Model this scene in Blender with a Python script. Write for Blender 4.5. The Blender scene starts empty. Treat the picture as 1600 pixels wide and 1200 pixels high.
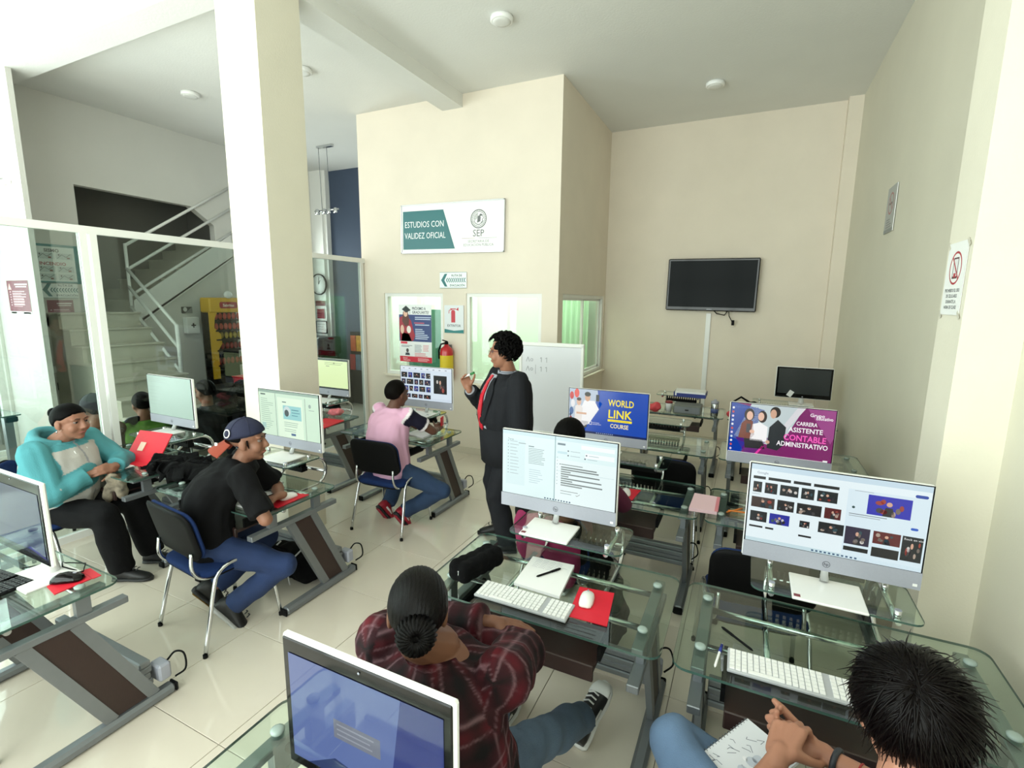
import bpy, bmesh, math, random
import numpy as np
from mathutils import Vector, Matrix
random.seed(7)
rng = np.random.default_rng(7)
SC = bpy.context.scene
COL = SC.collection
PI = math.pi

# ------------------------------------------------------------------ camera
EYE = np.array([0.0, 0.0, 2.0])
FPX = 775.105
def cam_axes(yaw, pitch, roll):
    f = np.array([math.sin(yaw)*math.cos(pitch), math.cos(yaw)*math.cos(pitch), math.sin(pitch)])
    r = np.array([math.cos(yaw), -math.sin(yaw), 0.0])
    d = np.cross(f, r)
    c, s = math.cos(roll), math.sin(roll)
    return np.array([c*r + s*d, -s*r + c*d, f])
RC = cam_axes(-.446262682, -.164062498, -.0109852062)
def pz(x, y, z):
    """point on the horizontal plane z seen at pixel x, y"""
    d = RC.T @ np.array([(x-800)/FPX, (y-600)/FPX, 1.0]); return EYE + d*((z-EYE[2])/d[2])
def py_(x, y, Y):
    d = RC.T @ np.array([(x-800)/FPX, (y-600)/FPX, 1.0]); return EYE + d*(Y/d[1])
def px_(x, y, X):
    d = RC.T @ np.array([(x-800)/FPX, (y-600)/FPX, 1.0]); return EYE + d*(X/d[0])
cam = bpy.data.cameras.new('camera'); camo = bpy.data.objects.new('camera', cam); COL.objects.link(camo)
cam.sensor_width = 36.0; cam.lens = FPX/1600*36.0; cam.clip_start = .05; cam.clip_end = 200
M = Matrix.Identity(4)
for i in range(3):
    M[i][0] = RC[0][i]; M[i][1] = -RC[1][i]; M[i][2] = -RC[2][i]; M[i][3] = EYE[i]
camo.matrix_world = M
SC.camera = camo

# ------------------------------------------------------------------ sky, daylight, exposure
SC.view_settings.view_transform = 'Standard'
SC.view_settings.look = 'None'
SC.view_settings.gamma = 1.0
SC.view_settings.use_curve_mapping = False
SC.view_settings.exposure = 0.0
SC.cycles.transparent_max_bounces = 32
SC.cycles.max_bounces = 10
SC.cycles.sample_clamp_indirect = 6.0
SC.cycles.caustics_reflective = False
SC.cycles.caustics_refractive = False
W = bpy.data.worlds.new('sky'); SC.world = W; W.use_nodes = True
W.node_tree.nodes['Background'].inputs[0].default_value = (.93, .97, 1, 1)
W.node_tree.nodes['Background'].inputs[1].default_value = 2.2
def area(name, loc, target, sx, sy, power, color=(1, 1, 1)):
    l = bpy.data.lights.new(name, 'AREA'); l.shape = 'RECTANGLE'; l.size = sx; l.size_y = sy
    l.energy = power; l.color = color
    o = bpy.data.objects.new(name, l); COL.objects.link(o); o.location = loc
    o.rotation_euler = (Vector(target)-Vector(loc)).to_track_quat('-Z', 'Y').to_euler()
    return o
# daylight entering through the shopfront glazing behind the camera and the side window
area('shopfront_daylight', (-3.6, -1.95, 2.1), (-3.6, 4, 1.9), 8.2, 3.8, 500, (1.0, .972, .955))
area('side_window_daylight', (-8.1, .6, 2.2), (-3, .8, 2.0), 3.6, 3.6, 250, (.97, .99, 1.0))
area('hall_fill_light', (-8.05, 6.55, 1.7), (-5, 6.3, 1.9), 1.2, 2.8, 85, (.97, .99, 1.0))  # fill light added to brighten the dim hall, out of view
area('office_light', (-3.5, 6.5, 4.2), (-3.5, 6.5, 1.0), 2.4, 1.4, 105, (.90, 1.0, .90))  # unseen panel under the office ceiling, lights the interior from above

# ------------------------------------------------------------------ helpers: colour and materials
def lin(c, a=1.0):
    o = []
    for v in c[:3]:
        v = v/255.0
        o.append(v/12.92 if v <= .04045 else ((v+.055)/1.055)**2.4)
    return (*o, a)
MATS = {}
def mat(name, c=(200, 200, 200), rough=.5, metal=0.0, noise=0.0, nscale=8.0, bump=0.0, bscale=60.0, spec=.5, coat=0.0, sheen=0.0, stretch=None):
    if name in MATS: return MATS[name]
    m = bpy.data.materials.new(name); m.use_nodes = True; nt = m.node_tree; b = nt.nodes['Principled BSDF']
    col = lin(c)
    b.inputs['Base Color'].default_value = col; b.inputs['Roughness'].default_value = rough
    b.inputs['Metallic'].default_value = metal; b.inputs['Specular IOR Level'].default_value = spec
    b.inputs['Coat Weight'].default_value = coat; b.inputs['Sheen Weight'].default_value = sheen
    tc = nt.nodes.new('ShaderNodeTexCoord'); src = tc.outputs['Object']
    if stretch:
        mp = nt.nodes.new('ShaderNodeMapping'); mp.inputs['Scale'].default_value = stretch
        nt.links.new(src, mp.inputs[0]); src = mp.outputs[0]
    if noise:
        n = nt.nodes.new('ShaderNodeTexNoise'); n.inputs['Scale'].default_value = nscale; n.inputs['Detail'].default_value = 5
        nt.links.new(src, n.inputs[0])
        r = nt.nodes.new('ShaderNodeMapRange'); r.inputs['From Min'].default_value = .25; r.inputs['From Max'].default_value = .75
        r.inputs['To Min'].default_value = 1-noise; r.inputs['To Max'].default_value = 1+noise
        nt.links.new(n.outputs[0], r.inputs[0])
        mx = nt.nodes.new('ShaderNodeVectorMath'); mx.operation = 'SCALE'; mx.inputs[0].default_value = col[:3]
        nt.links.new(r.outputs[0], mx.inputs['Scale']); nt.links.new(mx.outputs[0], b.inputs['Base Color'])
    if bump:
        n2 = nt.nodes.new('ShaderNodeTexNoise'); n2.inputs['Scale'].default_value = bscale; n2.inputs['Detail'].default_value = 4
        nt.links.new(src, n2.inputs[0])
        bp = nt.nodes.new('ShaderNodeBump'); bp.inputs['Strength'].default_value = bump; bp.inputs['Distance'].default_value = .01
        nt.links.new(n2.outputs[0], bp.inputs['Height']); nt.links.new(bp.outputs[0], b.inputs['Normal'])
    MATS[name] = m
    return m
def glass(name, tint=(245, 252, 248), rough=.0, refl=1.0, ior=1.5):
    if name in MATS: return MATS[name]
    m = bpy.data.materials.new(name); m.use_nodes = True; nt = m.node_tree
    for n in list(nt.nodes): nt.nodes.remove(n)
    o = nt.nodes.new('ShaderNodeOutputMaterial'); t = nt.nodes.new('ShaderNodeBsdfTransparent'); t.inputs[0].default_value = lin(tint)
    g = nt.nodes.new('ShaderNodeBsdfGlossy'); g.inputs['Roughness'].default_value = rough; g.inputs[0].default_value = (1, 1, 1, 1)
    f = nt.nodes.new('ShaderNodeLayerWeight'); pw = nt.nodes.new('ShaderNodeMath'); pw.operation = 'POWER'; pw.inputs[1].default_value = 5.0
    nt.links.new(f.outputs['Facing'], pw.inputs[0]); f = nt.nodes.new('ShaderNodeMath'); f.operation = 'MULTIPLY_ADD'; f.inputs[1].default_value = .96; f.inputs[2].default_value = .04; nt.links.new(pw.outputs[0], f.inputs[0])
    mu = nt.nodes.new('ShaderNodeMath'); mu.operation = 'MULTIPLY'; mu.inputs[1].default_value = refl; mu.use_clamp = True
    mx = nt.nodes.new('ShaderNodeMixShader')
    nt.links.new(f.outputs[0], mu.inputs[0]); nt.links.new(mu.outputs[0], mx.inputs[0])
    nt.links.new(t.outputs[0], mx.inputs[1]); nt.links.new(g.outputs[0], mx.inputs[2]); nt.links.new(mx.outputs[0], o.inputs[0])
    MATS[name] = m
    return m
def printmat(name, emit=0.0, rough=.5, coat=0.0):
    if name in MATS: return MATS[name]
    m = bpy.data.materials.new(name); m.use_nodes = True; nt = m.node_tree; b = nt.nodes['Principled BSDF']
    at = nt.nodes.new('ShaderNodeAttribute'); at.attribute_name = 'Ink'
    b.inputs['Roughness'].default_value = rough; b.inputs['Coat Weight'].default_value = coat; b.inputs['Coat Roughness'].default_value = .03
    if emit:
        b.inputs['Base Color'].default_value = (.01, .01, .01, 1)
        nt.links.new(at.outputs['Color'], b.inputs['Emission Color']); b.inputs['Emission Strength'].default_value = emit
    else:
        nt.links.new(at.outputs['Color'], b.inputs['Base Color'])
    MATS[name] = m
    return m
PAPER = printmat('printed_paper', 0, .6)
SIGN = printmat('printed_sign', 0, .35)
SCREEN = printmat('lit_screen', 1.0, .25)
SCREEN_GLOSSY = printmat('lit_glossy_screen', 1.0, .04, 0.0)

# ------------------------------------------------------------------ helpers: mesh building
def nrm(v):
    v = np.asarray(v, float); return v/(np.linalg.norm(v)+1e-12)
def frame(axis, hint=(0, 0, 1)):
    a = nrm(axis); h = np.asarray(hint, float)
    if abs(np.dot(a, nrm(h))) > .98: h = np.array([1., 0, 0]) if abs(a[0]) < .9 else np.array([0, 1., 0])
    u = nrm(np.cross(h, a)); v = np.cross(a, u)
    return u, v, a
class MB:
    def __init__(s): s.v = []; s.f = []; s.m = []; s.sm = []
    def add(s, vs, fs, mi=0, smooth=False):
        o = len(s.v); s.v += [tuple(map(float, p)) for p in vs]
        s.f += [tuple(i+o for i in f) for f in fs]; s.m += [mi]*len(fs); s.sm += [smooth]*len(fs); return s
    def box(s, c, d, rz=0.0, mi=0, R=None, bev=0.0):
        c = np.asarray(c, float); hx, hy, hz = d[0]/2, d[1]/2, d[2]/2
        if bev:
            b = min(bev, hx*.9, hy*.9, hz*.9); vs = []; idx = {}
            for sx in (-1, 1):
                for sy in (-1, 1):
                    for sz in (-1, 1):
                        for k, p in enumerate(((hx, hy-b, hz-b), (hx-b, hy, hz-b), (hx-b, hy-b, hz))):
                            idx[sx, sy, sz, k] = len(vs); vs.append((sx*p[0], sy*p[1], sz*p[2]))
            fs = []
            for sx in (-1, 1):
                q = [idx[sx, a, b_, 0] for a, b_ in ((-1, -1), (1, -1), (1, 1), (-1, 1))]; fs.append(q if sx > 0 else q[::-1])
                q = [idx[a, sx, b_, 1] for a, b_ in ((-1, -1), (1, -1), (1, 1), (-1, 1))]; fs.append(q[::-1] if sx > 0 else q)
                q = [idx[a, b_, sx, 2] for a, b_ in ((-1, -1), (1, -1), (1, 1), (-1, 1))]; fs.append(q if sx > 0 else q[::-1])
            for a in (-1, 1):
                for b_ in (-1, 1):
                    for q in ([idx[a, b_, -1, 0], idx[a, b_, -1, 1], idx[a, b_, 1, 1], idx[a, b_, 1, 0]],
                              [idx[a, -1, b_, 0], idx[a, -1, b_, 2], idx[a, 1, b_, 2], idx[a, 1, b_, 0]],
                              [idx[-1, a, b_, 1], idx[-1, a, b_, 2], idx[1, a, b_, 2], idx[1, a, b_, 1]]):
                        fs.append(q)
                    for c3 in (-1, 1): fs.append([idx[a, b_, c3, 0], idx[a, b_, c3, 1], idx[a, b_, c3, 2]])
        else:
            vs = [(x, y, z) for x in (-hx, hx) for y in (-hy, hy) for z in (-hz, hz)]
            fs = [(0, 1, 3, 2), (4, 6, 7, 5), (0, 4, 5, 1), (2, 3, 7, 6), (0, 2, 6, 4), (1, 5, 7, 3)]
        vs = np.array(vs)
        if rz: cs, sn = math.cos(rz), math.sin(rz); vs = vs @ np.array([[cs, sn, 0], [-sn, cs, 0], [0, 0, 1]])
        if R is not None: vs = vs @ np.asarray(R, float).T
        return s.add(vs+c, fs, mi)
    def tube(s, pts, r, n=8, mi=0, cap=True, smooth=True, flat=1.0, hint=(0, 0, 1)):
        pts = np.asarray(pts, float); k = len(pts)
        rs = np.full(k, r) if np.isscalar(r) else np.asarray(r, float)
        vs = []; u = None
        for i in range(k):
            d = pts[min(i+1, k-1)]-pts[max(i-1, 0)]
            if u is None: u, v, a = frame(d, hint)
            else:
                a = nrm(d); u = nrm(u-a*np.dot(u, a)); v = np.cross(a, u)
            for j in range(n):
                t = 2*PI*j/n; vs.append(pts[i]+rs[i]*(u*math.cos(t)+flat*v*math.sin(t)))
        fs = [(i*n+j, i*n+(j+1) % n, (i+1)*n+(j+1) % n, (i+1)*n+j) for i in range(k-1) for j in range(n)]
        s.add(vs, fs, mi, smooth)
        if cap:
            o = len(s.v)-k*n; s.f += [tuple(o+j for j in range(n))[::-1], tuple(o+(k-1)*n+j for j in range(n))]; s.m += [mi]*2; s.sm += [False]*2
        return s
    def cyl(s, p, q, r, n=16, mi=0): return s.tube([p, q], r, n, mi)
    def bar(s, p, q, w, h, mi=0, hint=(0, 0, 1)):
        p = np.asarray(p, float); q = np.asarray(q, float); u, v, a = frame(q-p, hint)
        vs = [x+u*su*w/2+v*sv*h/2 for x in (p, q) for su, sv in ((-1, -1), (1, -1), (1, 1), (-1, 1))]
        return s.add(vs, [(3, 2, 1, 0), (4, 5, 6, 7)]+[(j, (j+1) % 4, 4+(j+1) % 4, 4+j) for j in range(4)], mi)
    def lathe(s, prof, c=(0, 0, 0), n=20, mi=0, smooth=True, R=None):
        vs = []
        for r, z in prof:
            for j in range(n):
                t = 2*PI*j/n; vs.append((r*math.cos(t), r*math.sin(t), z))
        vs = np.array(vs)
        if R is not None: vs = vs @ np.asarray(R).T
        k = len(prof)
        fs = [(i*n+j, i*n+(j+1) % n, (i+1)*n+(j+1) % n, (i+1)*n+j) for i in range(k-1) for j in range(n)]
        fs += [tuple(range(n))[::-1], tuple((k-1)*n+j for j in range(n))]
        return s.add(vs+np.asarray(c, float), fs, mi, smooth)
    def prism(s, poly, z0, z1, mi=0, side=None, R=None, c=(0, 0, 0)):
        n = len(poly); vs = np.array([(x, y, z0) for x, y in poly]+[(x, y, z1) for x, y in poly], float)
        if R is not None: vs = vs @ np.asarray(R, float).T
        vs = vs+np.asarray(c, float)
        o = len(s.v)
        s.add(vs, [tuple(range(n))[::-1], tuple(range(n, 2*n))], mi)
        s.f += [(o+j, o+(j+1) % n, o+n+(j+1) % n, o+n+j) for j in range(n)]; s.m += [mi if side is None else side]*n; s.sm += [False]*n
        return s
    def loft(s, rings, mi=0, smooth=True):
        n = len(rings[0]); o = len(s.v)
        for r in rings: s.v += [tuple(map(float, p)) for p in r]
        k = len(rings)
        fs = [(o+i*n+j, o+i*n+(j+1) % n, o+(i+1)*n+(j+1) % n, o+(i+1)*n+j) for i in range(k-1) for j in range(n)]
        s.f += fs; s.m += [mi]*len(fs); s.sm += [smooth]*len(fs)
        s.f += [tuple(o+j for j in range(n))[::-1], tuple(o+(k-1)*n+j for j in range(n))]; s.m += [mi]*2; s.sm += [smooth]*2
        return s
    def ell(s, c, r, A=None, n=14, m=9, mi=0):
        c = np.asarray(c, float); vs = [(0, 0, -1)]
        for i in range(1, m):
            p = -PI/2+PI*i/m
            for j in range(n): vs.append((math.cos(p)*math.cos(2*PI*j/n), math.cos(p)*math.sin(2*PI*j/n), math.sin(p)))
        vs.append((0, 0, 1)); vs = np.array(vs)*np.asarray(r, float)
        if A is not None: vs = vs @ np.asarray(A, float)
        fs = [(0, 1+(j+1) % n, 1+j) for j in range(n)]
        for i in range(m-2): fs += [(1+i*n+j, 1+i*n+(j+1) % n, 1+(i+1)*n+(j+1) % n, 1+(i+1)*n+j) for j in range(n)]
        t = len(vs)-1; fs += [(t, 1+(m-2)*n+j, 1+(m-2)*n+(j+1) % n) for j in range(n)]
        return s.add(vs+c, fs, mi, True)
    def rc(s, p, r1, q, r2, n=12, mi=0):
        """cone with rounded ends"""
        p = np.asarray(p, float); q = np.asarray(q, float); u, v, a = frame(q-p); rings = []
        for t in (-80, -50, -20, 0):
            t = math.radians(t); rings.append((p+a*r1*math.sin(t), r1*math.cos(t)))
        for t in (0, 20, 50, 80):
            t = math.radians(t); rings.append((q+a*r2*math.sin(t), r2*math.cos(t)))
        return s.loft([[c+r*(u*math.cos(2*PI*j/n)+v*math.sin(2*PI*j/n)) for j in range(n)] for c, r in rings], mi)
    def mesh(s, name):
        me = bpy.data.meshes.new(name); me.from_pydata(s.v, [], s.f)
        me.polygons.foreach_set('material_index', s.m); me.polygons.foreach_set('use_smooth', s.sm)
        me.update()
        bm = bmesh.new(); bm.from_mesh(me); bmesh.ops.recalc_face_normals(bm, faces=bm.faces); bm.to_mesh(me); bm.free()
        return me
    def obj(s, name, mats, parent=None, **kw):
        o = bpy.data.objects.new(name, s.mesh(name)); COL.objects.link(o)
        for m in (mats if isinstance(mats, (list, tuple)) else [mats]): o.data.materials.append(m)
        if parent is not None: o.parent = parent
        return setp(o, **kw)
def setp(o, label=None, cat=None, group=None, kind=None):
    if label: o['label'] = label
    if cat: o['category'] = cat
    if group: o['group'] = group
    if kind: o['kind'] = kind
    return o
def thing(name, label, cat, loc=(0, 0, 0), rz=0.0, group=None):
    o = bpy.data.objects.new(name, None); COL.objects.link(o); o.empty_display_size = .1
    o.location = [float(x) for x in loc]; o.rotation_euler = (0, 0, rz)
    return setp(o, label, cat, group)
def dup(root, loc, rz=0.0, label=None, group=None):
    r = root.copy(); COL.objects.link(r); r.location = [float(x) for x in loc]; r.rotation_euler = (0, 0, rz)
    setp(r, label, None, group)
    for ch in list(root.children):
        c = ch.copy(); COL.objects.link(c); c.parent = r
        for g in list(ch.children):
            d = g.copy(); COL.objects.link(d); d.parent = c
    return r
def struct(mb, name, mats, parent=None, label=None):
    return mb.obj(name, mats, parent, kind='structure', label=label)
def cr(pts, n=6):
    p = [np.asarray(q, float) for q in pts]; p = [2*p[0]-p[1]]+p+[2*p[-1]-p[-2]]; out = []
    for i in range(1, len(p)-2):
        for k in range(n):
            t = k/n; a, b, c, d = p[i-1], p[i], p[i+1], p[i+2]
            out.append(.5*((2*b)+(-a+c)*t+(2*a-5*b+4*c-d)*t*t+(-a+3*b-3*c+d)*t**3))
    return out+[p[-2]]
def rrect(x0, y0, x1, y1, r, n=5):
    p = []
    for cx, cy, a in ((x1-r, y1-r, 0), (x0+r, y1-r, 90), (x0+r, y0+r, 180), (x1-r, y0+r, 270)):
        for k in range(n+1):
            t = math.radians(a+90*k/n); p.append((cx+r*math.cos(t), cy+r*math.sin(t)))
    return p
def arc(c, r, a0, a1, n, plane='yz', x=0.0):
    out = []
    for k in range(n+1):
        t = math.radians(a0+(a1-a0)*k/n); a, b = c[0]+r*math.cos(t), c[1]+r*math.sin(t)
        out.append((x, a, b) if plane == 'yz' else (a, b, x))
    return out

# ------------------------------------------------------------------ helpers: flat print (signs, papers, screens)
class Canvas:
    """flat print in metres, u to the right, w up, every ink layer a hair in front of the last"""
    def __init__(s, w, h, bg=(255, 255, 255)):
        s.w, s.h = w, h; s.v = []; s.f = []; s.c = []; s.layer = 0
        if bg is not None: s.rect(0, 0, w, h, bg)
    def _add(s, vs, fs, col):
        o = len(s.v); z = s.layer*.00012; s.v += [(x, y, z) for x, y in vs]
        for f in fs: s.f.append(tuple(i+o for i in f)); s.c.append(lin(col))
    def up(s): s.layer += 1; return s
    def rect(s, x0, y0, x1, y1, col): s._add([(x0, y0), (x1, y0), (x1, y1), (x0, y1)], [(0, 1, 2, 3)], col); return s
    def poly(s, pts, col): s._add(pts, [tuple(range(len(pts)))], col); return s
    def ell(s, x, y, rx, ry, col, n=28): return s.poly([(x+rx*math.cos(2*PI*k/n), y+ry*math.sin(2*PI*k/n)) for k in range(n)], col)
    def ring(s, x, y, r0, r1, col, n=32, ax=1.0):
        vs = [(x+r*ax*math.cos(2*PI*k/n), y+r*math.sin(2*PI*k/n)) for r in (r0, r1) for k in range(n)]
        s._add(vs, [(k, (k+1) % n, n+(k+1) % n, n+k) for k in range(n)], col); return s
    def line(s, pts, w, col):
        for a, b in zip(pts[:-1], pts[1:]):
            a = np.array(a, float); b = np.array(b, float); d = nrm(b-a); p = np.array([-d[1], d[0]])*w/2
            s._add([tuple(a-p), tuple(b-p), tuple(b+p), tuple(a+p)], [(0, 1, 2, 3)], col)
        return s
    def text(s, t, x, y, size, col, align='LEFT', bold=0.0, width=None):
        cu = bpy.data.curves.new('t', 'FONT'); cu.body = t; cu.size = size; cu.align_x = align; cu.offset = bold*size; cu.resolution_u = 2
        ob = bpy.data.objects.new('t', cu); COL.objects.link(ob); dg = bpy.context.evaluated_depsgraph_get(); dg.update()
        me = bpy.data.meshes.new_from_object(ob.evaluated_get(dg))
        vs = np.array([tuple(v.co)[:2] for v in me.vertices]) if len(me.vertices) else np.zeros((0, 2))
        fs = [tuple(p.vertices) for p in me.polygons]
        bpy.data.objects.remove(ob); bpy.data.curves.remove(cu); bpy.data.meshes.remove(me)
        if len(vs):
            if width:
                k = width/max(1e-6, vs[:, 0].max()-vs[:, 0].min()); vs[:, 0] *= k
            s._add([(a+x, b+y) for a, b in vs], fs, col)
        return s
    def lines(s, x0, y1, x1, n, gap, th, col, ragged=.35, seed=1):
        r = random.Random(seed)
        for k in range(n):
            y = y1-k*gap; s.rect(x0, y-th, x1-(x1-x0)*ragged*r.random(), y, col)
        return s
    def obj(s, name, m, parent=None, flat=True, **kw):
        """upright by default: u -> +x, w -> +z, facing -y"""
        me = bpy.data.meshes.new(name)
        me.from_pydata([(x, -z, y) for x, y, z in s.v] if flat else [(x, y, z) for x, y, z in s.v], [], s.f)
        at = me.color_attributes.new('Ink', 'FLOAT_COLOR', 'CORNER')
        buf = np.concatenate([np.tile(np.array(c, dtype=np.float32), len(f)) for f, c in zip(s.f, s.c)])
        at.data.foreach_set('color', buf); me.materials.append(m); me.update()
        o = bpy.data.objects.new(name, me); COL.objects.link(o)
        if parent is not None: o.parent = parent
        return setp(o, **kw)
def place(o, loc, rz=0.0, rx=0.0, ry=0.0):
    o.location = [float(x) for x in loc]; o.rotation_euler = (rx, ry, rz); return o

# ------------------------------------------------------------------ materials
m_cream = mat('cream_wall_paint', (231, 220, 204), .75, noise=.03, nscale=2.5, bump=.12, bscale=90)
m_white = mat('white_wall_paint', (232, 231, 226), .75, noise=.02, nscale=2, bump=.1, bscale=90)
m_colm = mat('column_paint', (226, 220, 203), .75, noise=.03, nscale=3, bump=.1, bscale=80)
m_grey = mat('grey_wall_paint', (214, 212, 206), .75, noise=.025, nscale=2, bump=.1, bscale=90)
m_right = mat('pale_wall_paint', (216, 211, 194), .75, noise=.03, nscale=2, bump=.1, bscale=90)
m_ceil = mat('ceiling_paint', (226, 226, 222), .85, noise=.02, nscale=2, bump=.15, bscale=50)
m_blue = mat('slate_blue_paint', (62, 74, 94), .7, noise=.03)
m_tile = mat('polished_porcelain', (216, 206, 191), .07, noise=.03, nscale=3.0, spec=.6)
m_grout = mat('tile_grout', (150, 142, 130), .9)
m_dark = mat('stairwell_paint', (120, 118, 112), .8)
m_frame = mat('white_aluminium', (236, 236, 232), .35, noise=.01)
m_pane = glass('window_glass', (246, 252, 249))
m_dpane = glass('partition_glass', (222, 229, 226), refl=1.2)
m_top = glass('desk_glass', (238, 247, 242), refl=1.2)
m_edge = mat('glass_edge', (62, 88, 80), .15)
m_steel = mat('grey_powder_steel', (128, 132, 136), .38, metal=.55, noise=.03, nscale=20)
m_chrome = mat('chrome', (210, 212, 214), .12, metal=1.0)
m_wenge = mat('wenge_board', (50, 32, 28), .5, noise=.12, nscale=30, stretch=(1, 12, 1))
m_black = mat('black_plastic', (7, 7, 8), .6, bump=.05, bscale=200, spec=.15)
m_gloss = mat('glossy_black', (8, 8, 9), .08, spec=.35)
m_silver = mat('silver_plastic', (158, 160, 172), .4, noise=.03, nscale=200)
m_wplast = mat('white_plastic', (238, 238, 236), .3)
m_blueup = mat('blue_upholstery', (24, 44, 88), .9, noise=.1, nscale=60, bump=.25, bscale=400, spec=.2)
m_red = mat('red_card', (214, 22, 46), .55, noise=.04)
m_paper = mat('white_paper', (240, 240, 240), .8)
# ================================================================== the setting
XL, XR, YB, YS, YF, HC = -7.94, .98, 7.555, -1.80, 5.50, 4.44   # left wall, right wall, TV wall, shopfront, office front, ceiling
XO0, XO1 = -4.98, -2.05                                          # office block
def wall_holes(axis, pos, th, a0, a1, z0, z1, holes):
    """a wall slab in the plane axis=pos (thickness th going away) with rectangular holes (a0,a1,z0,z1)"""
    mb = MB(); As = sorted({a0, a1, *[h[0] for h in holes], *[h[1] for h in holes]}); Zs = sorted({z0, z1, *[h[2] for h in holes], *[h[3] for h in holes]})
    for i in range(len(As)-1):
        for j in range(len(Zs)-1):
            ac, zc = (As[i]+As[i+1])/2, (Zs[j]+Zs[j+1])/2
            if any(h[0] < ac < h[1] and h[2] < zc < h[3] for h in holes): continue
            d = (As[i+1]-As[i], abs(th), Zs[j+1]-Zs[j])
            if axis == 'y': mb.box((ac, pos+th/2, zc), d)
            else: mb.box((pos+th/2, ac, zc), (d[1], d[0], d[2]))
    return mb
# floor slab with real tiles
floor = struct(MB().box(((XL-1.6+XR+.2)/2, (YS-.2+YB+.1)/2, -.058), (XR-XL+1.8, YB-YS+.3, .10)), 'floor', m_grout)
tile = MB().box((0, 0, -.003), (.5965, .5965, .008), bev=.0012)
tmesh = None
for i in range(15):
    for j in range(16):
        x = -8.03+.6*i+.3; y = -1.804+.6*j+.3
        if tmesh is None: o = tile.obj('floor_tile', m_tile, floor); tmesh = o.data
        else: o = bpy.data.objects.new('floor_tile', tmesh); COL.objects.link(o); o.parent = floor
        sy = 1.0
        if y+.3 > YB: sy = (YB-(y-.3))/.6; y = (YB+(y-.3))/2
        o.location = (x, y, 0); o.scale = (1, sy, 1)
struct(MB().box(((XL-1.6+XR+.2)/2, (YS-.2+YB+.1)/2, HC+.06), (XR-XL+1.8, YB-YS+.3, .12)), 'ceiling', m_ceil)
# office front wall and its windows
W1 = (-4.60, -3.64, .985, 2.10); W2 = (-3.29, -2.255, .955, 2.10); W3 = (5.66, 7.48, .99, 2.10)
struct(wall_holes('y', YF, .12, XO0, XO1, 0, HC, [W1, W2]), 'wall_front', m_cream)
struct(wall_holes('x', XO1, -.12, YF+.12, YB, 0, HC, [W3]), 'wall_office_side', m_cream)
struct(wall_holes('x', XO0, .12, YF+.12, YB, 0, HC, []), 'wall_office_rear', m_white)
struct(MB().box((-3.5, YB-.02, 2.2), (2.7, .04, 4.4)), 'wall_office_inner', mat('office_green_paint', (226, 242, 230), .8))
struct(wall_holes('y', YB, .15, XO1-.2, XR+.2, 0, HC, []), 'wall_back', m_cream)
struct(wall_holes('y', YB, .15, XL-.1, XO1-.2, 0, HC, []), 'wall_blue', m_blue)
struct(MB().box((-7.80, 7.48, HC/2), (.29, .15, HC)), 'wall_return', m_white)
struct(MB().box((-7.62, 7.50, HC/2), (.07, .10, HC)), 'trim_1', m_white)
struct(wall_holes('x', XR, .15, YS-.2, YB+.15, 0, HC, []), 'wall_right', m_right)
struct(MB().box((.905, YB-.06, HC/2), (.15, .12, HC)), 'trim_2', m_cream)
struct(MB().box((.88, 2.81, HC/2), (.20, .295, HC)), 'trim_3', m_colm)
# baseboards
m_base = mat('tile_skirting', (214, 205, 188), .25, noise=.03)
struct(MB().box(((XO0+XO1)/2, YF-.006, .045), (XO1-XO0, .012, .09)), 'baseboard_front', m_base)
struct(MB().box(((XO1+.83)/2, YB-.006, .045), (.83-XO1, .012, .09)), 'baseboard_back', m_base)
struct(MB().box((XR-.006, 5.2, .045), (.012, 4.5, .09)), 'baseboard_right', m_base)
struct(MB().box((XO1+.006, 6.53, .045), (.012, 2.05, .09)), 'baseboard_office', m_base)
# columns and beams
struct(MB().box((-3.538, 2.893, HC/2), (.424, .396, HC)), 'column_1', m_colm, label='square cream column standing between the two computer rows')
struct(MB().box((-7.47, 2.715, HC/2), (.94, .05, HC)), 'column_2', m_grey, label='white column beside the side window')
struct(MB().box((-5.9, 2.812, 4.367), (4.3, .245, .155)), 'beam_1', m_ceil, label='white ceiling beam meeting the cream column')
struct(MB().box((-3.468, 4.295, HC-.075), (.285, 2.41, .15)), 'beam_2', m_ceil, label='ceiling beam running to the office wall')
# left wall: a stairwell opening cut by the rising flight
def yz(mb, poly, x0, x1):
    R = np.array([[0, 0, 1], [1, 0, 0], [0, 1, 0]], float); return mb.prism(poly, x0, x1, R=R)
wl = MB()
yz(wl, [(2.74, 0), (3.57, 0), (3.57, HC), (2.74, HC)], XL-.12, XL)
yz(wl, [(3.57, 3.42), (5.05, 3.40), (5.40, 3.16), (5.40, HC), (3.57, HC)], XL-.12, XL)
yz(wl, [(5.40, 0), (5.9, 0), (5.9, HC), (5.40, HC)], XL-.12, XL); yz(wl, [(7.2, 0), (YB, 0), (YB, HC), (7.2, HC)], XL-.12, XL); yz(wl, [(5.9, 3.2), (7.2, 3.2), (7.2, HC), (5.9, HC)], XL-.12, XL)
yz(wl, [(4.10, 0), (5.40, 0), (5.40, 2.47), (4.10, 1.66)], XL-.12, XL)
struct(wl, 'wall_left', m_grey)
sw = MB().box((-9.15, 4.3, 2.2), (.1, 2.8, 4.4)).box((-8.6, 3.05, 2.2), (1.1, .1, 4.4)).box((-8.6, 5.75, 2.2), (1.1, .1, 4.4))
struct(sw, 'wall_stairwell', m_dark)
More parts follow.
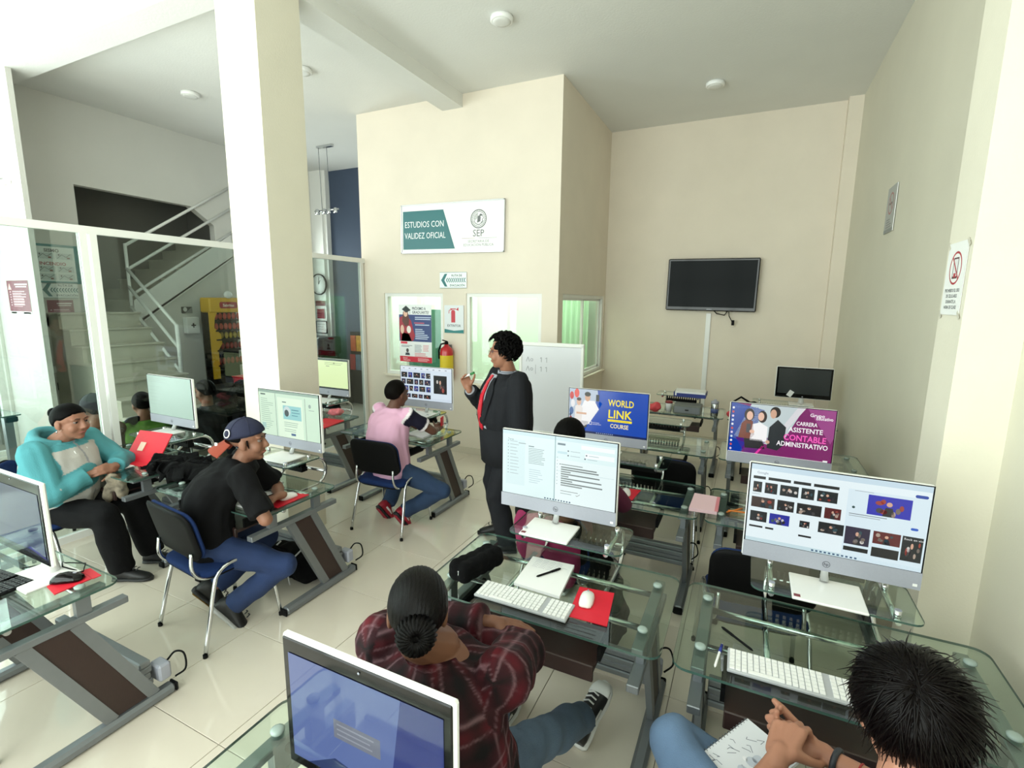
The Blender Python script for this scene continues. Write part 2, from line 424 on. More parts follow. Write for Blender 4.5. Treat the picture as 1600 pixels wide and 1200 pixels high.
# shopfront behind the camera and side window by the column: glazed
def glazing(name, axis, pos, a0, a1, z0, z1, cols, bars=(), label=None):
    t = bpy.data.objects.new(name, None); COL.objects.link(t); setp(t, label, None, None, 'structure')
    def P(a, b, c, w, d, h):
        mb = MB(); mb.box((a, pos, c) if axis == 'y' else (pos, a, c), (w, d, h) if axis == 'y' else (d, w, h)); return mb
    s = .06
    fr = MB()
    for z in (z0+s/2, z1-s/2):
        c = P((a0+a1)/2, 0, z, a1-a0, s, s); fr.add(c.v, c.f)
    for k in range(cols+1):
        a = a0+(a1-a0)*k/cols; c = P(min(max(a, a0+s/2), a1-s/2), 0, (z0+z1)/2, s, s, z1-z0); fr.add(c.v, c.f)
    for b in bars:
        c = P((a0+a1)/2, 0, b, a1-a0, s, s); fr.add(c.v, c.f)
    fr.obj('frame', m_frame, t)
    for k in range(cols):
        b0 = a0+(a1-a0)*k/cols+.03; b1 = a0+(a1-a0)*(k+1)/cols-.03
        P((b0+b1)/2, 0, (z0+z1)/2, b1-b0, .006, z1-z0-.1).obj('pane', m_pane, t)
    return t
struct(wall_holes('y', YS, -.15, XL-.1, XR+.15, 0, HC, [(-7.7, .5, .1, 4.1)]), 'wall_shopfront', m_white)
glazing('window_4', 'y', YS-.08, -7.7, .5, .1, 4.1, 6, (2.6,))
struct(wall_holes('x', XL, -.15, YS, 2.70, 0, HC, [(-1.5, 2.66, .1, 4.1)]), 'wall_side', m_white)
glazing('window_5', 'x', XL-.08, -1.5, 2.66, .1, 4.1, 3, (2.6,))
glazing('window_added', 'x', XL-.06, 5.9, 7.2, .02, 3.2, 2, (2.2,))  # unseen window added behind the column to go with the hall fill light
# office windows: frame, sliding panes, sill
def window(name, axis, pos, a0, a1, z0, z1, panes, depth=.12, inward=1):
    t = bpy.data.objects.new(name, None); COL.objects.link(t); setp(t, kind='structure')
    def bx(mb, a, z, w, h, d, off):
        mb.box((a, pos+off, z) if axis == 'y' else (pos+off, a, z), (w, d, h) if axis == 'y' else (d, w, h))
    f = MB(); c = inward*.05; s = .045
    bx(f, (a0+a1)/2, z1-s/2, a1-a0, s, .07, c); bx(f, (a0+a1)/2, z0+s/2, a1-a0, s, .07, c)
    bx(f, a0+s/2, (z0+z1)/2, s, z1-z0-2*s, .07, c); bx(f, a1-s/2, (z0+z1)/2, s, z1-z0-2*s, .07, c)
    f.obj('frame', m_frame, t)
    for k in range(panes):
        b0 = a0+s+(a1-a0-2*s)*k/panes; b1 = a0+s+(a1-a0-2*s)*(k+1)/panes; off = c+inward*(.012 if k % 2 else -.012)
        sash = MB(); q = .03
        if panes > 1:
            bx(sash, (b0+b1)/2, z1-s-q/2, b1-b0, q, .02, off); bx(sash, (b0+b1)/2, z0+s+q/2, b1-b0, q, .02, off)
            bx(sash, b0+q/2, (z0+z1)/2, q, z1-z0-2*s, .02, off); bx(sash, b1-q/2, (z0+z1)/2, q, z1-z0-2*s, .02, off)
            sp = sash.obj('sash', m_frame, t)
        p = MB(); bx(p, (b0+b1)/2, (z0+z1)/2, b1-b0-.02, z1-z0-2*s, .005, off); p.obj('pane', m_pane, t)
    sl = MB(); bx(sl, (a0+a1)/2, z0-.012, a1-a0+.06, .024, .06, -inward*.02); sl.obj('sill', m_cream, t)
window('window_1', 'y', YF, *W1, 1); window('window_2', 'y', YF, *W2, 1); window('window_3', 'x', XO1, *W3, 2, inward=-1)
# teal board and desk seen through the office windows
tb = thing('teal_board', 'teal display board inside the office behind the graduation poster', 'board', (-4.40, 6.2, .0)); MB().box((0, 0, 1.0), (.66, .04, 1.75)).obj('panel', mat('teal_board_paint', (72, 138, 118), .6), tb); MB().box((-.34, 0, 1.0), (.04, .06, 1.8)).box((.34, 0, 1.0), (.04, .06, 1.8)).obj('frame', m_frame, tb)
for x in (-.34, .34): MB().box((x, 0, .05), (.05, .4, .10)).obj('foot', m_steel, tb)
cu0 = thing('curtain', 'pale green curtain hanging inside the office by the corner', 'curtain', (-2.52, 7.3, 0)); cm = MB(); n_ = 28
cm.loft([[(x, y, z) for x, y in [(-.3+.6*k/n_, .03*math.sin(k*1.5)) for k in range(n_+1)]+[(.3-.6*k/n_, .01+.03*math.sin((n_-k)*1.5)) for k in range(n_+1)]] for z in (.3, 2.4)]); cm.obj('cloth', mat('green_curtain', (176, 220, 184), .8), cu0)
# glass partition with a wide opening door panel
pt = thing('glass_partition', 'white framed glass partition in front of the staircase', 'partition', (-4.95, 0, 0))
PTOP = 2.57
MB().box((0, 1.85, PTOP-.03), (.05, 7.3, .06)).obj('top_rail', m_frame, pt)
for y in (-1.7, 2.235, 2.305, 4.3, 5.44): MB().box((0, y, PTOP/2-.03), (.05, .05, PTOP-.06)).obj('post', m_frame, pt)
for y0, y1 in ((-1.675, 2.21), (2.33, 4.275), (4.325, 5.415)):
    MB().box((0, (y0+y1)/2, PTOP/2-.01), (.008, y1-y0, PTOP-.10)).obj('pane', m_dpane, pt)
    MB().box((0, (y0+y1)/2, .03), (.045, y1-y0, .06)).obj('bottom_rail', m_frame, pt)
# ------------------------------------------------------------------ staircase
m_step = mat('beige_step_tile', (202, 196, 182), .35, noise=.06, nscale=6)
st = thing('staircase', 'tiled staircase with white pipe railing behind the glass partition', 'staircase', (XL, 0, 0))
NS, RISE, RUN = 9, .198, .235
for k in range(NS):                      # lower flight climbs towards the wall
    z1 = RISE*(k+1); x1 = (NS-k)*RUN
    MB().box((x1/2, 3.59, z1-RISE/2), (x1, .92, RISE)).obj('riser', m_step, st)
    MB().box((x1-RUN/2+.012, 3.59, z1+.012), (RUN+.025, .94, .024), bev=.004).obj('tread', m_step, st)
MB().box((-.55, 3.6, NS*RISE-.06), (1.1, 1.0, .16)).obj('landing', m_step, st)
zs0 = NS*RISE
for k in range(7):                       # upper flight along the wall, seen from its open side
    y0 = 4.06+.228*k; z1 = zs0+.162*(k+1)
    MB().box((-.56, y0+.114, z1-.081), (1.1, .228, .162)).obj('riser', m_step, st)
    MB().box((-.545, y0+.105, z1+.01), (1.12, .25, .02)).obj('tread', m_step, st)
sg = MB(); yz(sg, [(4.08, 1.60), (5.66, 2.68), (5.66, 3.05), (4.10, 1.96)], .001, .03); sg.obj('stringer', m_white, st)
soff = MB(); yz(soff, [(4.08, 1.58), (5.66, 2.66), (5.66, 2.70), (4.08, 1.64)], -1.1, .03); soff.obj('soffit', m_white, st)
r = .021
rail = lambda pts: MB().tube(pts, r, 8).obj('handrail', m_frame, st)
A0 = (.05, 4.08); 
for dz in (0, -.33, -.70):
    rail([(.04, 4.07, 2.72+dz*.98), (.02, 5.7, 3.80+dz)])
    rail([(.04, 4.05, 2.40+dz*.75), (1.05, 4.05, 1.64+dz*.9)])
MB().tube([(.04, 4.06, 1.75), (.04, 4.06, 2.74)], r, 8).obj('newel_post', m_frame, st)
MB().tube([(1.05, 4.05, .95), (1.05, 4.05, 1.66)], r*1.15, 8).obj('newel_post', m_frame, st)
MB().tube([(1.05, 4.05, .02), (1.05, 4.05, .95)], r*1.15, 8).obj('newel_post', m_frame, st)
# ------------------------------------------------------------------ ceiling lamps and the hanging spot lamp
m_diff = mat('opal_diffuser', (225, 225, 222), .5)
def disc(x, y, label):
    t = thing('ceiling_lamp', label, 'lamp', (x, y, HC), 0, 'round ceiling lamps')
    MB().lathe([(.085, 0), (.10, -.004), (.10, -.035), (.092, -.042), (.084, -.042)]).obj('rim', m_wplast, t)
    MB().lathe([(.083, -.03), (.08, -.045), (.05, -.050), (.01, -.052)]).obj('diffuser', m_diff, t)
disc(-2.169, 4.246, 'round white ceiling lamp in front of the office wall')
disc(-.581, 6.393, 'round white ceiling lamp near the television wall')
disc(-6.315, 4.134, 'round white ceiling lamp above the staircase side')
disc(-4.56, 4.239, 'round white ceiling lamp half hidden by the cream column')
ch = thing('pendant_lamp', 'chrome bar of small spotlights hanging on two wires', 'lamp', (-6.40, 6.32, HC))
MB().box((0, 0, -.015), (.32, .06, .03)).obj('canopy', m_chrome, ch)
for x in (-.14, .04): MB().tube([(x, 0, -.03), (x+.02, 0, -.96)], .004, 6).obj('wire', m_steel, ch)
MB().tube([(-.28, 0, -1.0), (.24, 0, -.99)], .016, 8).obj('bar', m_chrome, ch)
for x in (-.2, -.05, .06, .2):
    MB().lathe([(.012, .03), (.03, .02), (.038, -.05), (.034, -.055)], (x, -.03, -1.0), 12).obj('spotlight', m_chrome, ch)
# ------------------------------------------------------------------ signs on the walls
TEAL = (16, 104, 108); MAROON = (122, 22, 58)
def sign(name, label, cat, w, h, cv, loc, rz=0.0, depth=.012, m=SIGN, frame_m=None, fw=.012):
    t = thing(name, label, cat, loc, rz)
    MB().box((w/2, depth/2, h/2), (w, depth, h)).obj('board', frame_m or m_wplast, t)
    c = cv.obj('print', m, t); c.location = (0, -.0008, 0)
    if frame_m:
        f = MB(); 
        for (cx, cz, sx, sz) in ((w/2, h-fw/2, w, fw), (w/2, fw/2, w, fw), (fw/2, h/2, fw, h), (w-fw/2, h/2, fw, h)): f.box((cx, -.004, cz), (sx, .012, sz))
        f.obj('frame', frame_m, t)
    return t
def big_sep():
    w, h = 1.52, .61; c = Canvas(w, h, (244, 244, 242)); c.up()
    c.poly([(.03, .05), (.83, .05), (.655, .53), (.03, .53)], TEAL).up()
    c.text('ESTUDIOS CON', .055, .325, .108, (240, 246, 246), width=.60); c.text('VALIDEZ OFICIAL', .055, .185, .108, (240, 246, 246), width=.635)
    g = (96, 98, 100); cx, cy = 1.165, .395; c.ring(cx, cy, .100, .112, g); c.ring(cx, cy, .083, .089, g)
    for k in range(26):
        t = 2*PI*k/26; c.poly([(cx+.091*math.cos(t-.06), cy+.091*math.sin(t-.06)), (cx+.098*math.cos(t), cy+.098*math.sin(t)), (cx+.091*math.cos(t+.06), cy+.091*math.sin(t+.06))], g)
    # eagle of the crest: wing feathers, body, head, snake and the wreath under it
    for k in range(7):
        t = math.radians(100+k*17); c.poly([(cx-.008, cy+.012), (cx+.074*math.cos(t), cy+.012+.062*math.sin(t)), (cx+.072*math.cos(t+.15), cy+.012+.06*math.sin(t+.15))], g if k % 2 else (130, 132, 134))
    c.poly([(cx-.02, cy-.045), (cx+.025, cy-.03), (cx+.03, cy+.02), (cx+.012, cy+.042), (cx-.012, cy+.03)], g)
    c.ell(cx+.03, cy+.045, .018, .014, g); c.poly([(cx+.044, cy+.052), (cx+.066, cy+.040), (cx+.044, cy+.036)], g)
    c.line([(cx+.055, cy+.036), (cx+.07, cy+.01), (cx+.05, cy-.01), (cx+.062, cy-.03), (cx+.03, cy-.045)], .007, g)
    for k in range(9):
        t = math.radians(205+k*16); c.ell(cx+.066*math.cos(t), cy+.066*math.sin(t), .010, .006, (110, 112, 114), 10)
    c.text('SEP', cx, .19, .115, (84, 84, 86), 'CENTER', width=.155)
    c.rect(.93, .168, 1.12, .1715, (150, 110, 90)); c.rect(1.17, .168, 1.42, .1715, (120, 120, 122))
    c.text('SECRETARÍA DE', cx, .118, .042, (120, 120, 122), 'CENTER'); c.text('EDUCACIÓN PÚBLICA', cx, .076, .042, (120, 120, 122), 'CENTER')
    return sign('wall_sign', 'white and teal wall sign with crest high on office wall', 'sign', w, h, c, (-4.265, YF-.025, 2.615), 0, .022, frame_m=mat('sign_frame', (200, 202, 204), .3, .5))
big_sep().rotation_euler = (0, math.radians(.9), 0)
def ruta(w=.40, h=.20):
    c = Canvas(w, h, (236, 242, 242)); c.up()
    c.poly([(.02, .10), (.075, .18), (.115, .18), (.07, .10), (.115, .02), (.075, .02)], TEAL)
    for k in range(10):
        x = .095+k*.029; c.poly([(x, .10), (x+.018, .128), (x+.032, .128), (x+.014, .10), (x+.032, .072), (x+.018, .072)], TEAL)
    c.text('RUTA DE', .255, .145, .038, (60, 70, 76), 'CENTER', .02); c.text('EVACUACIÓN', .265, .022, .036, (40, 80, 86), 'CENTER', .02, width=.22)
    c.rect(0, 0, w, .004, TEAL); c.rect(0, h-.004, w, h, TEAL)
    return c
sign('evacuation_sign', 'small teal evacuation route arrow sign above the office windows', 'sign', .40, .20, ruta(), (-3.675, YF-.012, 2.165), 0, .006)
sign('evacuation_sign', 'teal evacuation route arrow sign beside the stair opening', 'sign', .38, .19, ruta(.38, .19), (XL+.012, 3.085, 1.985), PI/2, .006)
def sismo():
    w, h = .44, .48; c = Canvas(w, h, (26, 128, 132)); c.up(); c.rect(.0, .03, .40, .45, (226, 234, 232)).up()
    c.text('SISMO', .17, .385, .055, (40, 40, 44), 'CENTER', .03); c.text('INCENDIO', .17, .225, .055, (150, 30, 40), 'CENTER', .03)
    for (x, y) in ((.02, .30), (.21, .30), (.02, .14), (.21, .14), (.02, .045), (.21, .045)):
        c.rect(x, y, x+.17, y+.075, (196, 208, 206)); 
    c.up()
    for (x, y) in ((.03, .31), (.22, .31), (.03, .15), (.22, .15), (.03, .05), (.22, .05)):
        c.line([(x, y), (x+.05, y+.05), (x+.09, y+.02), (x+.14, y+.06)], .006, (90, 100, 100)); c.ell(x+.02, y+.045, .008, .012, (60, 66, 66), 10); c.rect(x+.10, y, x+.13, y+.02, (120, 60, 50))
    return sign('safety_poster', 'teal bordered earthquake and fire instructions poster by the stair opening', 'poster', w, h, c, (XL+.012, 3.075, 2.165), PI/2, .006)
sismo()
def maroon(w, h, tri):
    c = Canvas(w, h, MAROON); c.up()
    c.rect(.0, 0, w, .035, (236, 230, 232)); c.rect(.02, .01, w*.3, .028, (120, 30, 60)); c.rect(w*.62, .01, w*.95, .028, (120, 30, 60))
    if tri: c.poly([(.02, h-.10), (.06, h-.03), (.10, h-.10)], (240, 200, 190))
    c.rect(w*.36, h-.05, w*.94, h-.035, (230, 215, 220)); c.rect(w*.40, h-.075, w*.9, h-.062, (230, 215, 220))
    n = 6 if tri else 5
    for k in range(n):
        y = h-.125-k*(h-.2)/n; c.rect(w*.22, y, w*(.72+.2*random.random()), y+.010, (222, 190, 200)); c.rect(w*.22, y-.017, w*(.6+.3*random.random()), y-.009, (200, 150, 165))
        c.rect(w*.10, y-.006, w*.15, y+.006, (222, 190, 200))
    if not tri: c.rect(w*.28, .06, w*.52, .10, (235, 230, 230)); c.rect(w*.6, .06, w*.85, .10, (235, 230, 230))
    return c
sign('notice', 'maroon notice with warning triangle taped on the white column', 'poster', .50, .375, maroon(.50, .375, True), (-7.66, 2.688, 1.80), 0, .004)
sign('notice', 'maroon notice below the evacuation arrow by the stairs', 'poster', .27, .42, maroon(.27, .42, False), (XL+.012, 3.13, 1.54), PI/2, .004)
def grad():
    w, h = .53, .775; c = Canvas(w, h, (242, 242, 244)); c.up()
    c.rect(0, .28, w, .64, (42, 58, 120)); c.rect(0, 0, w, .075, (214, 24, 56)).up()
    c.text('PRÓXIMO A', .22, .705, .052, (40, 42, 66), 'LEFT', .02, width=.22); c.text('GRADUARTE?', .22, .655, .052, (40, 42, 66), 'LEFT', .02, width=.27)
    c.poly([(.02, .28), (.0, .50), (.01, .60), (.06, .62), (.14, .62), (.20, .56), (.26, .36), (.24, .30), (.20, .28)], (168, 24, 50))
    c.poly([(.03, .28), (.05, .40), (.16, .38), (.21, .28)], (34, 26, 50)).up()
    c.poly([(.05, .55), (.07, .68), (.15, .68), (.17, .58), (.16, .50), (.10, .48)], (92, 40, 34)).up()
    c.ell(.11, .655, .033, .045, (232, 184, 160)); c.ell(.16, .44, .035, .05, (242, 232, 226)); c.ell(.05, .44, .03, .06, (232, 190, 170)).up()
    c.poly([(.05, .71), (.12, .76), (.20, .70), (.12, .665)], (26, 26, 34)); c.rect(.18, .645, .185, .70, (40, 30, 30))
    for k, (y, wd, col) in enumerate([(.60, .26, (200, 208, 230)), (.575, .25, (200, 208, 230)), (.525, .15, (220, 90, 110)), (.50, .23, (200, 208, 230)), (.44, .12, (200, 208, 230)), (.415, .15, (200, 208, 230)), (.39, .15, (200, 208, 230)), (.365, .2, (200, 208, 230)), (.34, .22, (200, 208, 230)), (.315, .2, (200, 208, 230))]):
        c.rect(.265 if k != 2 else .25, y, .265+wd, y+.012, col)
    c.rect(.02, .245, .13, .275, (226, 40, 70)); c.lines(.03, .225, .22, 2, .016, .006, (90, 90, 100)); c.lines(.25, .235, .37, 6, .018, .006, (110, 110, 125), seed=4); c.lines(.39, .235, .51, 5, .018, .006, (220, 90, 110), seed=5)
    c.ell(.13, .155, .022, .028, (70, 60, 60)); c.poly([(.09, .09), (.10, .125), (.16, .125), (.17, .09)], (40, 44, 60)); c.lines(.25, .125, .50, 3, .018, .007, (220, 80, 100), seed=6)
    c.up(); c.text('Grupo', .05, .042, .03, (250, 240, 240)); c.text('Educativo', .06, .015, .03, (250, 240, 240)); c.lines(.3, .055, .5, 3, .016, .006, (250, 220, 224), seed=7)
    return sign('poster', 'graduation poster with red and navy print on office window', 'poster', w, h, c, (-4.35, YF-.006, 1.175), 0, .003)
grad()
def extsign():
    w, h = .29, .355; c = Canvas(w, h, (226, 228, 232)); c.up()
    c.poly([(0, 0), (w, 0), (w, .045), (w*.5, .03), (0, .05)], (22, 118, 118)); R = (196, 30, 52)
    c.rect(.105, .135, .165, .275, R); c.poly([(.105, .275), (.12, .295), (.15, .295), (.165, .275)], R); c.rect(.09, .302, .175, .314, R); c.line([(.12, .30), (.075, .29), (.07, .25)], .009, R); c.poly([(.175, .30), (.215, .33), (.215, .285)], R)
    c.text('EXTINTOR', w/2, .08, .042, (70, 76, 84), 'CENTER', .02)
    return sign('extinguisher_sign', 'white extinguisher sign hung between the two office windows', 'sign', w, h, c, (-3.61, YF-.014, 1.594), 0, .008)
extsign()
fe = thing('fire_extinguisher', 'red fire extinguisher with yellow label on the office wall', 'extinguisher', (-3.53, YF-.095, 1.01))
m_fe = mat('extinguisher_red', (190, 20, 30), .25, coat=.4)
MB().lathe([(.07, 0), (.082, .012), (.085, .03), (.085, .34), (.075, .385), (.04, .415), (.028, .425), (.028, .44)], n=24).obj('cylinder', m_fe, fe)
MB().lathe([(.0862, .12), (.0866, .125), (.0866, .295), (.0862, .30)], n=24).obj('label_band', mat('yellow_label', (224, 196, 40), .5), fe)
MB().lathe([(.02, .43), (.024, .44), (.024, .47), (.014, .48)], n=12).obj('valve', m_black, fe)
MB().bar((0, .02, .475), (0, -.09, .50), .018, .012).bar((0, .02, .455), (0, -.08, .45), .018, .008).obj('handle', m_black, fe)
MB().tube([(-.02, 0, .455), (-.07, -.02, .44), (-.10, -.03, .36), (-.095, -.03, .25)], .011, 8).obj('hose', m_black, fe)
MB().box((0, .08, .40), (.05, .03, .06)).obj('bracket', m_steel, fe)
def nosmoke():
    w, h = .30, .375; c = Canvas(w, h, (156, 162, 162)); c.up(); c.ring(.15, .235, .075, .09, (150, 74, 80)); c.rect(.09, .225, .2, .245, (70, 74, 78)); c.up(); c.line([(.10, .285), (.2, .185)], .014, (150, 74, 80)); c.lines(.06, .11, .24, 4, .02, .009, (96, 100, 104), seed=2); c.rect(0, 0, w, .03, (110, 122, 126))
    return sign('no_smoking_sign', 'small grey no smoking sign high on the pale wall', 'sign', w, h, c, (XR-.012, 5.42, 2.61), -PI/2, .006)
nosmoke()
def nophone():
    w, h = .225, .31; c = Canvas(w, h, (238, 238, 236)); c.up(); R = (178, 60, 70); c.ring(.112, .20, .062, .071, R); c.rect(.082, .155, .142, .245, (90, 60, 66)); c.up(); c.rect(.088, .165, .136, .238, (226, 226, 226)).up(); c.rect(.098, .16, .126, .178, R); c.line([(.07, .245), (.155, .155)], .009, R)
    for k, s in enumerate(('PROHIBIDO EL USO', 'DE CELULARES', 'DURANTE LA', 'HORA DE CLASE')): c.text(s, .112, .098-.024*k, .020, (80, 82, 88), 'CENTER', .02)
    t = sign('paper_notice', 'white no phone paper taped on the pale pilaster', 'poster', w, h, c, (.78-.004, 2.925, 1.965), -PI/2, .002, PAPER)
    for (x, z) in ((.0, .30), (.225, .30), (.0, .0), (.225, .0)): MB().box((x, -.001, z), (.04, .001, .015), R=np.array([[.7, 0, .7], [0, 1, 0], [-.7, 0, .7]])).obj('tape', mat('tape', (205, 200, 185), .3), t)
nophone()
# wall clock, frames, and corner furniture by the blue wall
ck = thing('wall_clock', 'round wall clock with black rim on the white return wall', 'clock', (-7.80, 7.395, 2.30))
Rv = np.array([[1, 0, 0], [0, 0, -1], [0, 1, 0]], float)
MB().lathe([(.185, -.005), (.205, 0), (.205, .03), (.19, .035), (.185, .02)], n=32, R=Rv).obj('rim', m_black, ck)
MB().lathe([(.184, .019), (.184, .022)], n=32, R=Rv).obj('dial', m_wplast, ck)
MB().bar((0, -.025, 0), (.05, -.025, .08), .014, .003).obj('hour_hand', m_black, ck); MB().bar((0, -.028, 0), (.02, -.028, .14), .010, .003).obj('minute_hand', m_black, ck)
for k in range(12):
    a = k*PI/6; MB().bar((.15*math.sin(a), -.0235, .15*math.cos(a)), (.175*math.sin(a), -.0235, .175*math.cos(a)), .008, .002).obj('hour_mark', m_black, ck)
def plaque(label, x0, x1, z0, z1, c1, fm=None):
    cv = Canvas(x1-x0, z1-z0, c1); cv.up(); cv.lines(.04, (z1-z0)*.75, (x1-x0)-.04, 3, (z1-z0)*.2, .012, tuple(int(v*.8) for v in c1))
    sign('plaque', label, 'plaque', x1-x0, z1-z0, cv, (x0, 7.39, z0), 0, .01, frame_m=fm)
plaque('flat maroon plaque just under the wall clock', -7.93, -7.67, 1.88, 1.98, (112, 44, 46))
plaque('square red plaque between clock and framed certificate', -7.90, -7.70, 1.63, 1.82, (132, 34, 36))
plaque('certificate in a black frame below the red plaque', -7.94, -7.65, 1.335, 1.58, (214, 212, 208), m_black)
cab = thing('copier', 'black office copier standing against the blue wall', 'copier', (-7.45, 7.05, 0))
MB().box((-.1, 0, .45), (.62, .55, .9), bev=.02).obj('cabinet', m_black, cab)
MB().box((-.1, 0, 1.13), (.66, .58, .34), bev=.03).obj('scanner', m_gloss, cab); MB().box((-.1, -.02, .97), (.6, .5, .10), bev=.01).obj('paper_tray', m_black, cab)
MB().box((.08, -.292, 1.03), (.13, .004, .05)).obj('sticker', m_wplast, cab)
mr = thing('magazine_rack', 'rack of colourful magazines beside the black copier', 'rack', (-6.75, 7.25, 0))
MB().box((0, .08, .70), (.46, .03, 1.4)).box((-.22, -.02, .4), (.02, .2, .8)).box((.22, -.02, .4), (.02, .2, .8)).obj('frame', m_black, mr)
mcols = [(196, 90, 40), (220, 160, 50), (120, 130, 60), (170, 40, 40), (90, 110, 130), (200, 190, 160)]
for k in range(6):
    MB().box((-.14+.14*(k % 3), .045-.03*(k//3), 1.18-.36*(k//3)), (.125, .012, .30)).obj('magazine', mat('magazine_%d' % k, mcols[k], .4, noise=.35, nscale=14), mr)
# first aid sign and box, snack stand under the stairs
c = Canvas(.17, .10, (70, 74, 74)); c.up(); c.ell(.06, .06, .03, .035, (230, 230, 228)); c.poly([(.17, .10), (.17, .0), (.05, .0)], (150, 152, 150))
sign('first_aid_sign', 'small dark first aid sign above the first aid box', 'sign', .17, .10, c, (XL+.012, 4.75, 1.77), PI/2, .004)
fa = thing('first_aid_box', 'white first aid box with a dark cross under the stairs', 'box', (XL, 4.86, 1.46))
MB().box((.055, 0, .125), (.10, .20, .25), bev=.008).obj('body', m_wplast, fa); MB().box((.107, 0, .125), (.004, .07, .02)).box((.107, 0, .125), (.004, .02, .07)).obj('cross', m_black, fa)
sn = thing('snack_stand', 'yellow headed snack stand full of crisp bags under the stairs', 'shelf', (-7.62, 5.22, 0))
m_yel = mat('snack_yellow', (222, 172, 22), .5)
MB().box((-.12, 0, 1.0), (.04, .56, 1.9)).obj('back_panel', m_black, sn)
MB().box((.0, 0, 1.90), (.24, .60, .23), bev=.02).obj('header', m_yel, sn)
hd = Canvas(.54, .2, (222, 172, 22)); hd.up(); hd.poly(rrect(.13, .05, .43, .15, .03), (160, 20, 36)).up(); hd.text('Sabritas', .28, .078, .06, (250, 240, 220), 'CENTER', .02)
hp = hd.obj('header_print', SIGN, sn); place(hp, (.1215, -.27, 1.80), PI/2)
MB().ell((.10, .03, 2.06), (.03, .07, .06)).obj('emblem', m_wplast, sn)
prof = [(-.30, .75), (-.20, .75), (-.20, 1.2), (-.13, 1.3), (-.14, 1.45), (-.24, 1.55), (-.22, 1.7), (-.16, 1.82), (-.30, 1.82)]
sp = MB(); yz(sp, prof, .07, .10); sp.obj('side_panel', m_yel, sn)
bagc = [(196, 60, 40), (210, 90, 70), (206, 176, 60), (160, 30, 36)]
for i, z in enumerate((1.66, 1.50, 1.36, 1.19, .95)):
    MB().box((.0, .03, z), (.24, .50, .02)).obj('shelf', m_black, sn)
    for k in range(6):
        mb = MB(); mb.ell((.03, -.16+.075*k+.01*random.random(), z+.065), (.022, .034, .055), n=8, m=6)
        mb.obj('crisp_bag', mat('crisp_bag_%d' % (min(i, 3)), bagc[min(i, 3)], .3, noise=.3, nscale=25), sn)
# dark furniture in the dim corner
dt = thing('side_table', 'black side table standing below the snack stand', 'table', (-6.6, 4.9, 0))
MB().box((0, 0, .72), (1.1, 1.0, .03)).obj('top', m_black, dt)
for x in (-.5, .5):
    for y in (-.45, .45): MB().box((x, y, .35), (.04, .04, .70)).obj('leg', m_black, dt)
rb = thing('red_crate', 'red plastic crate on the black side table', 'crate', (-6.75, 4.95, .735)); MB().box((0, 0, .06), (.30, .34, .12), bev=.01).obj('body', m_red, rb); MB().box((0, 0, .125), (.31, .35, .012)).obj('rim', m_red, rb)
# switches and emergency lamp
for y, z, lab, mm, s in ((3.13, 1.09, 'white light switch plate by the stairs, nearer the column', m_wplast, .06), (3.29, 1.09, 'white light switch plate by the stairs, farther from the column', m_wplast, .06), (3.16, .87, 'dark framed wall socket below the switch plates', m_black, .07)):
    t = thing('switch_plate', lab, 'switch', (XL, y, z)); MB().box((.008, 0, 0), (.014, s, s*1.4), bev=.004).obj('plate', mm, t); MB().box((.017, 0, 0), (.006, s*.5, s*.7)).obj('rocker', m_wplast, t)
em = thing('emergency_lamp', 'white twin emergency lamp fixed on the white column', 'lamp', (-7.35, 2.69, 3.17))
MB().box((-.02, -.03, .03), (.34, .06, .04), bev=.008).obj('body', m_wplast, em); MB().ell((-.02, -.09, -.06), (.07, .05, .075)).obj('reflector', m_wplast, em); MB().tube([(.1, -.03, .02), (.18, -.05, .0)], .012, 8).obj('arm', m_wplast, em); MB().box((-.09, -.06, .07), (.12, .07, .04)).obj('bracket', m_black, em)
# ------------------------------------------------------------------ television, cable duct and cables
tv = thing('television', 'wall mounted flat television with dark glossy screen', 'television', (-.55, YB-.03, 1.905))
tv.rotation_euler = (0, math.radians(.6), math.radians(-1))
MB().box((0, -.05, .355), (1.17, .06, .71), bev=.012).obj('housing', m_gloss, tv)
MB().box((0, -.083, .365), (1.11, .004, .63)).obj('screen', mat('tv_panel', (9, 15, 16), .12, spec=.05), tv)
MB().box((0, .0, .36), (.4, .04, .3)).obj('wall_bracket', m_black, tv)
MB().box((0, -.083, .022), (.07, .003, .012)).obj('badge', m_silver, tv)
dc = thing('cable_duct', 'white cable duct running down the wall under television', 'duct', (-.555, YB-.012, .55)); MB().box((0, 0, .66), (.065, .022, 1.32), bev=.003).obj('channel', m_wplast, dc); MB().box((0, -.012, .66), (.045, .006, 1.32)).obj('cover', m_wplast, dc)
cb = thing('television_cable', 'black cable dangling below the television', 'cable', (-.4, YB-.05, 1.90)); MB().tube([(-.1, 0, .02), (-.05, -.02, -.03), (.05, -.02, -.05), (.1, -.01, .03)], .007, 6).tube([(.1, -.01, .02), (.11, -.02, -.06), (.15, -.03, -.13)], .006, 6).obj('cord', m_black, cb); MB().box((.165, -.03, -.15), (.035, .02, .07)).obj('plug', m_black, cb)
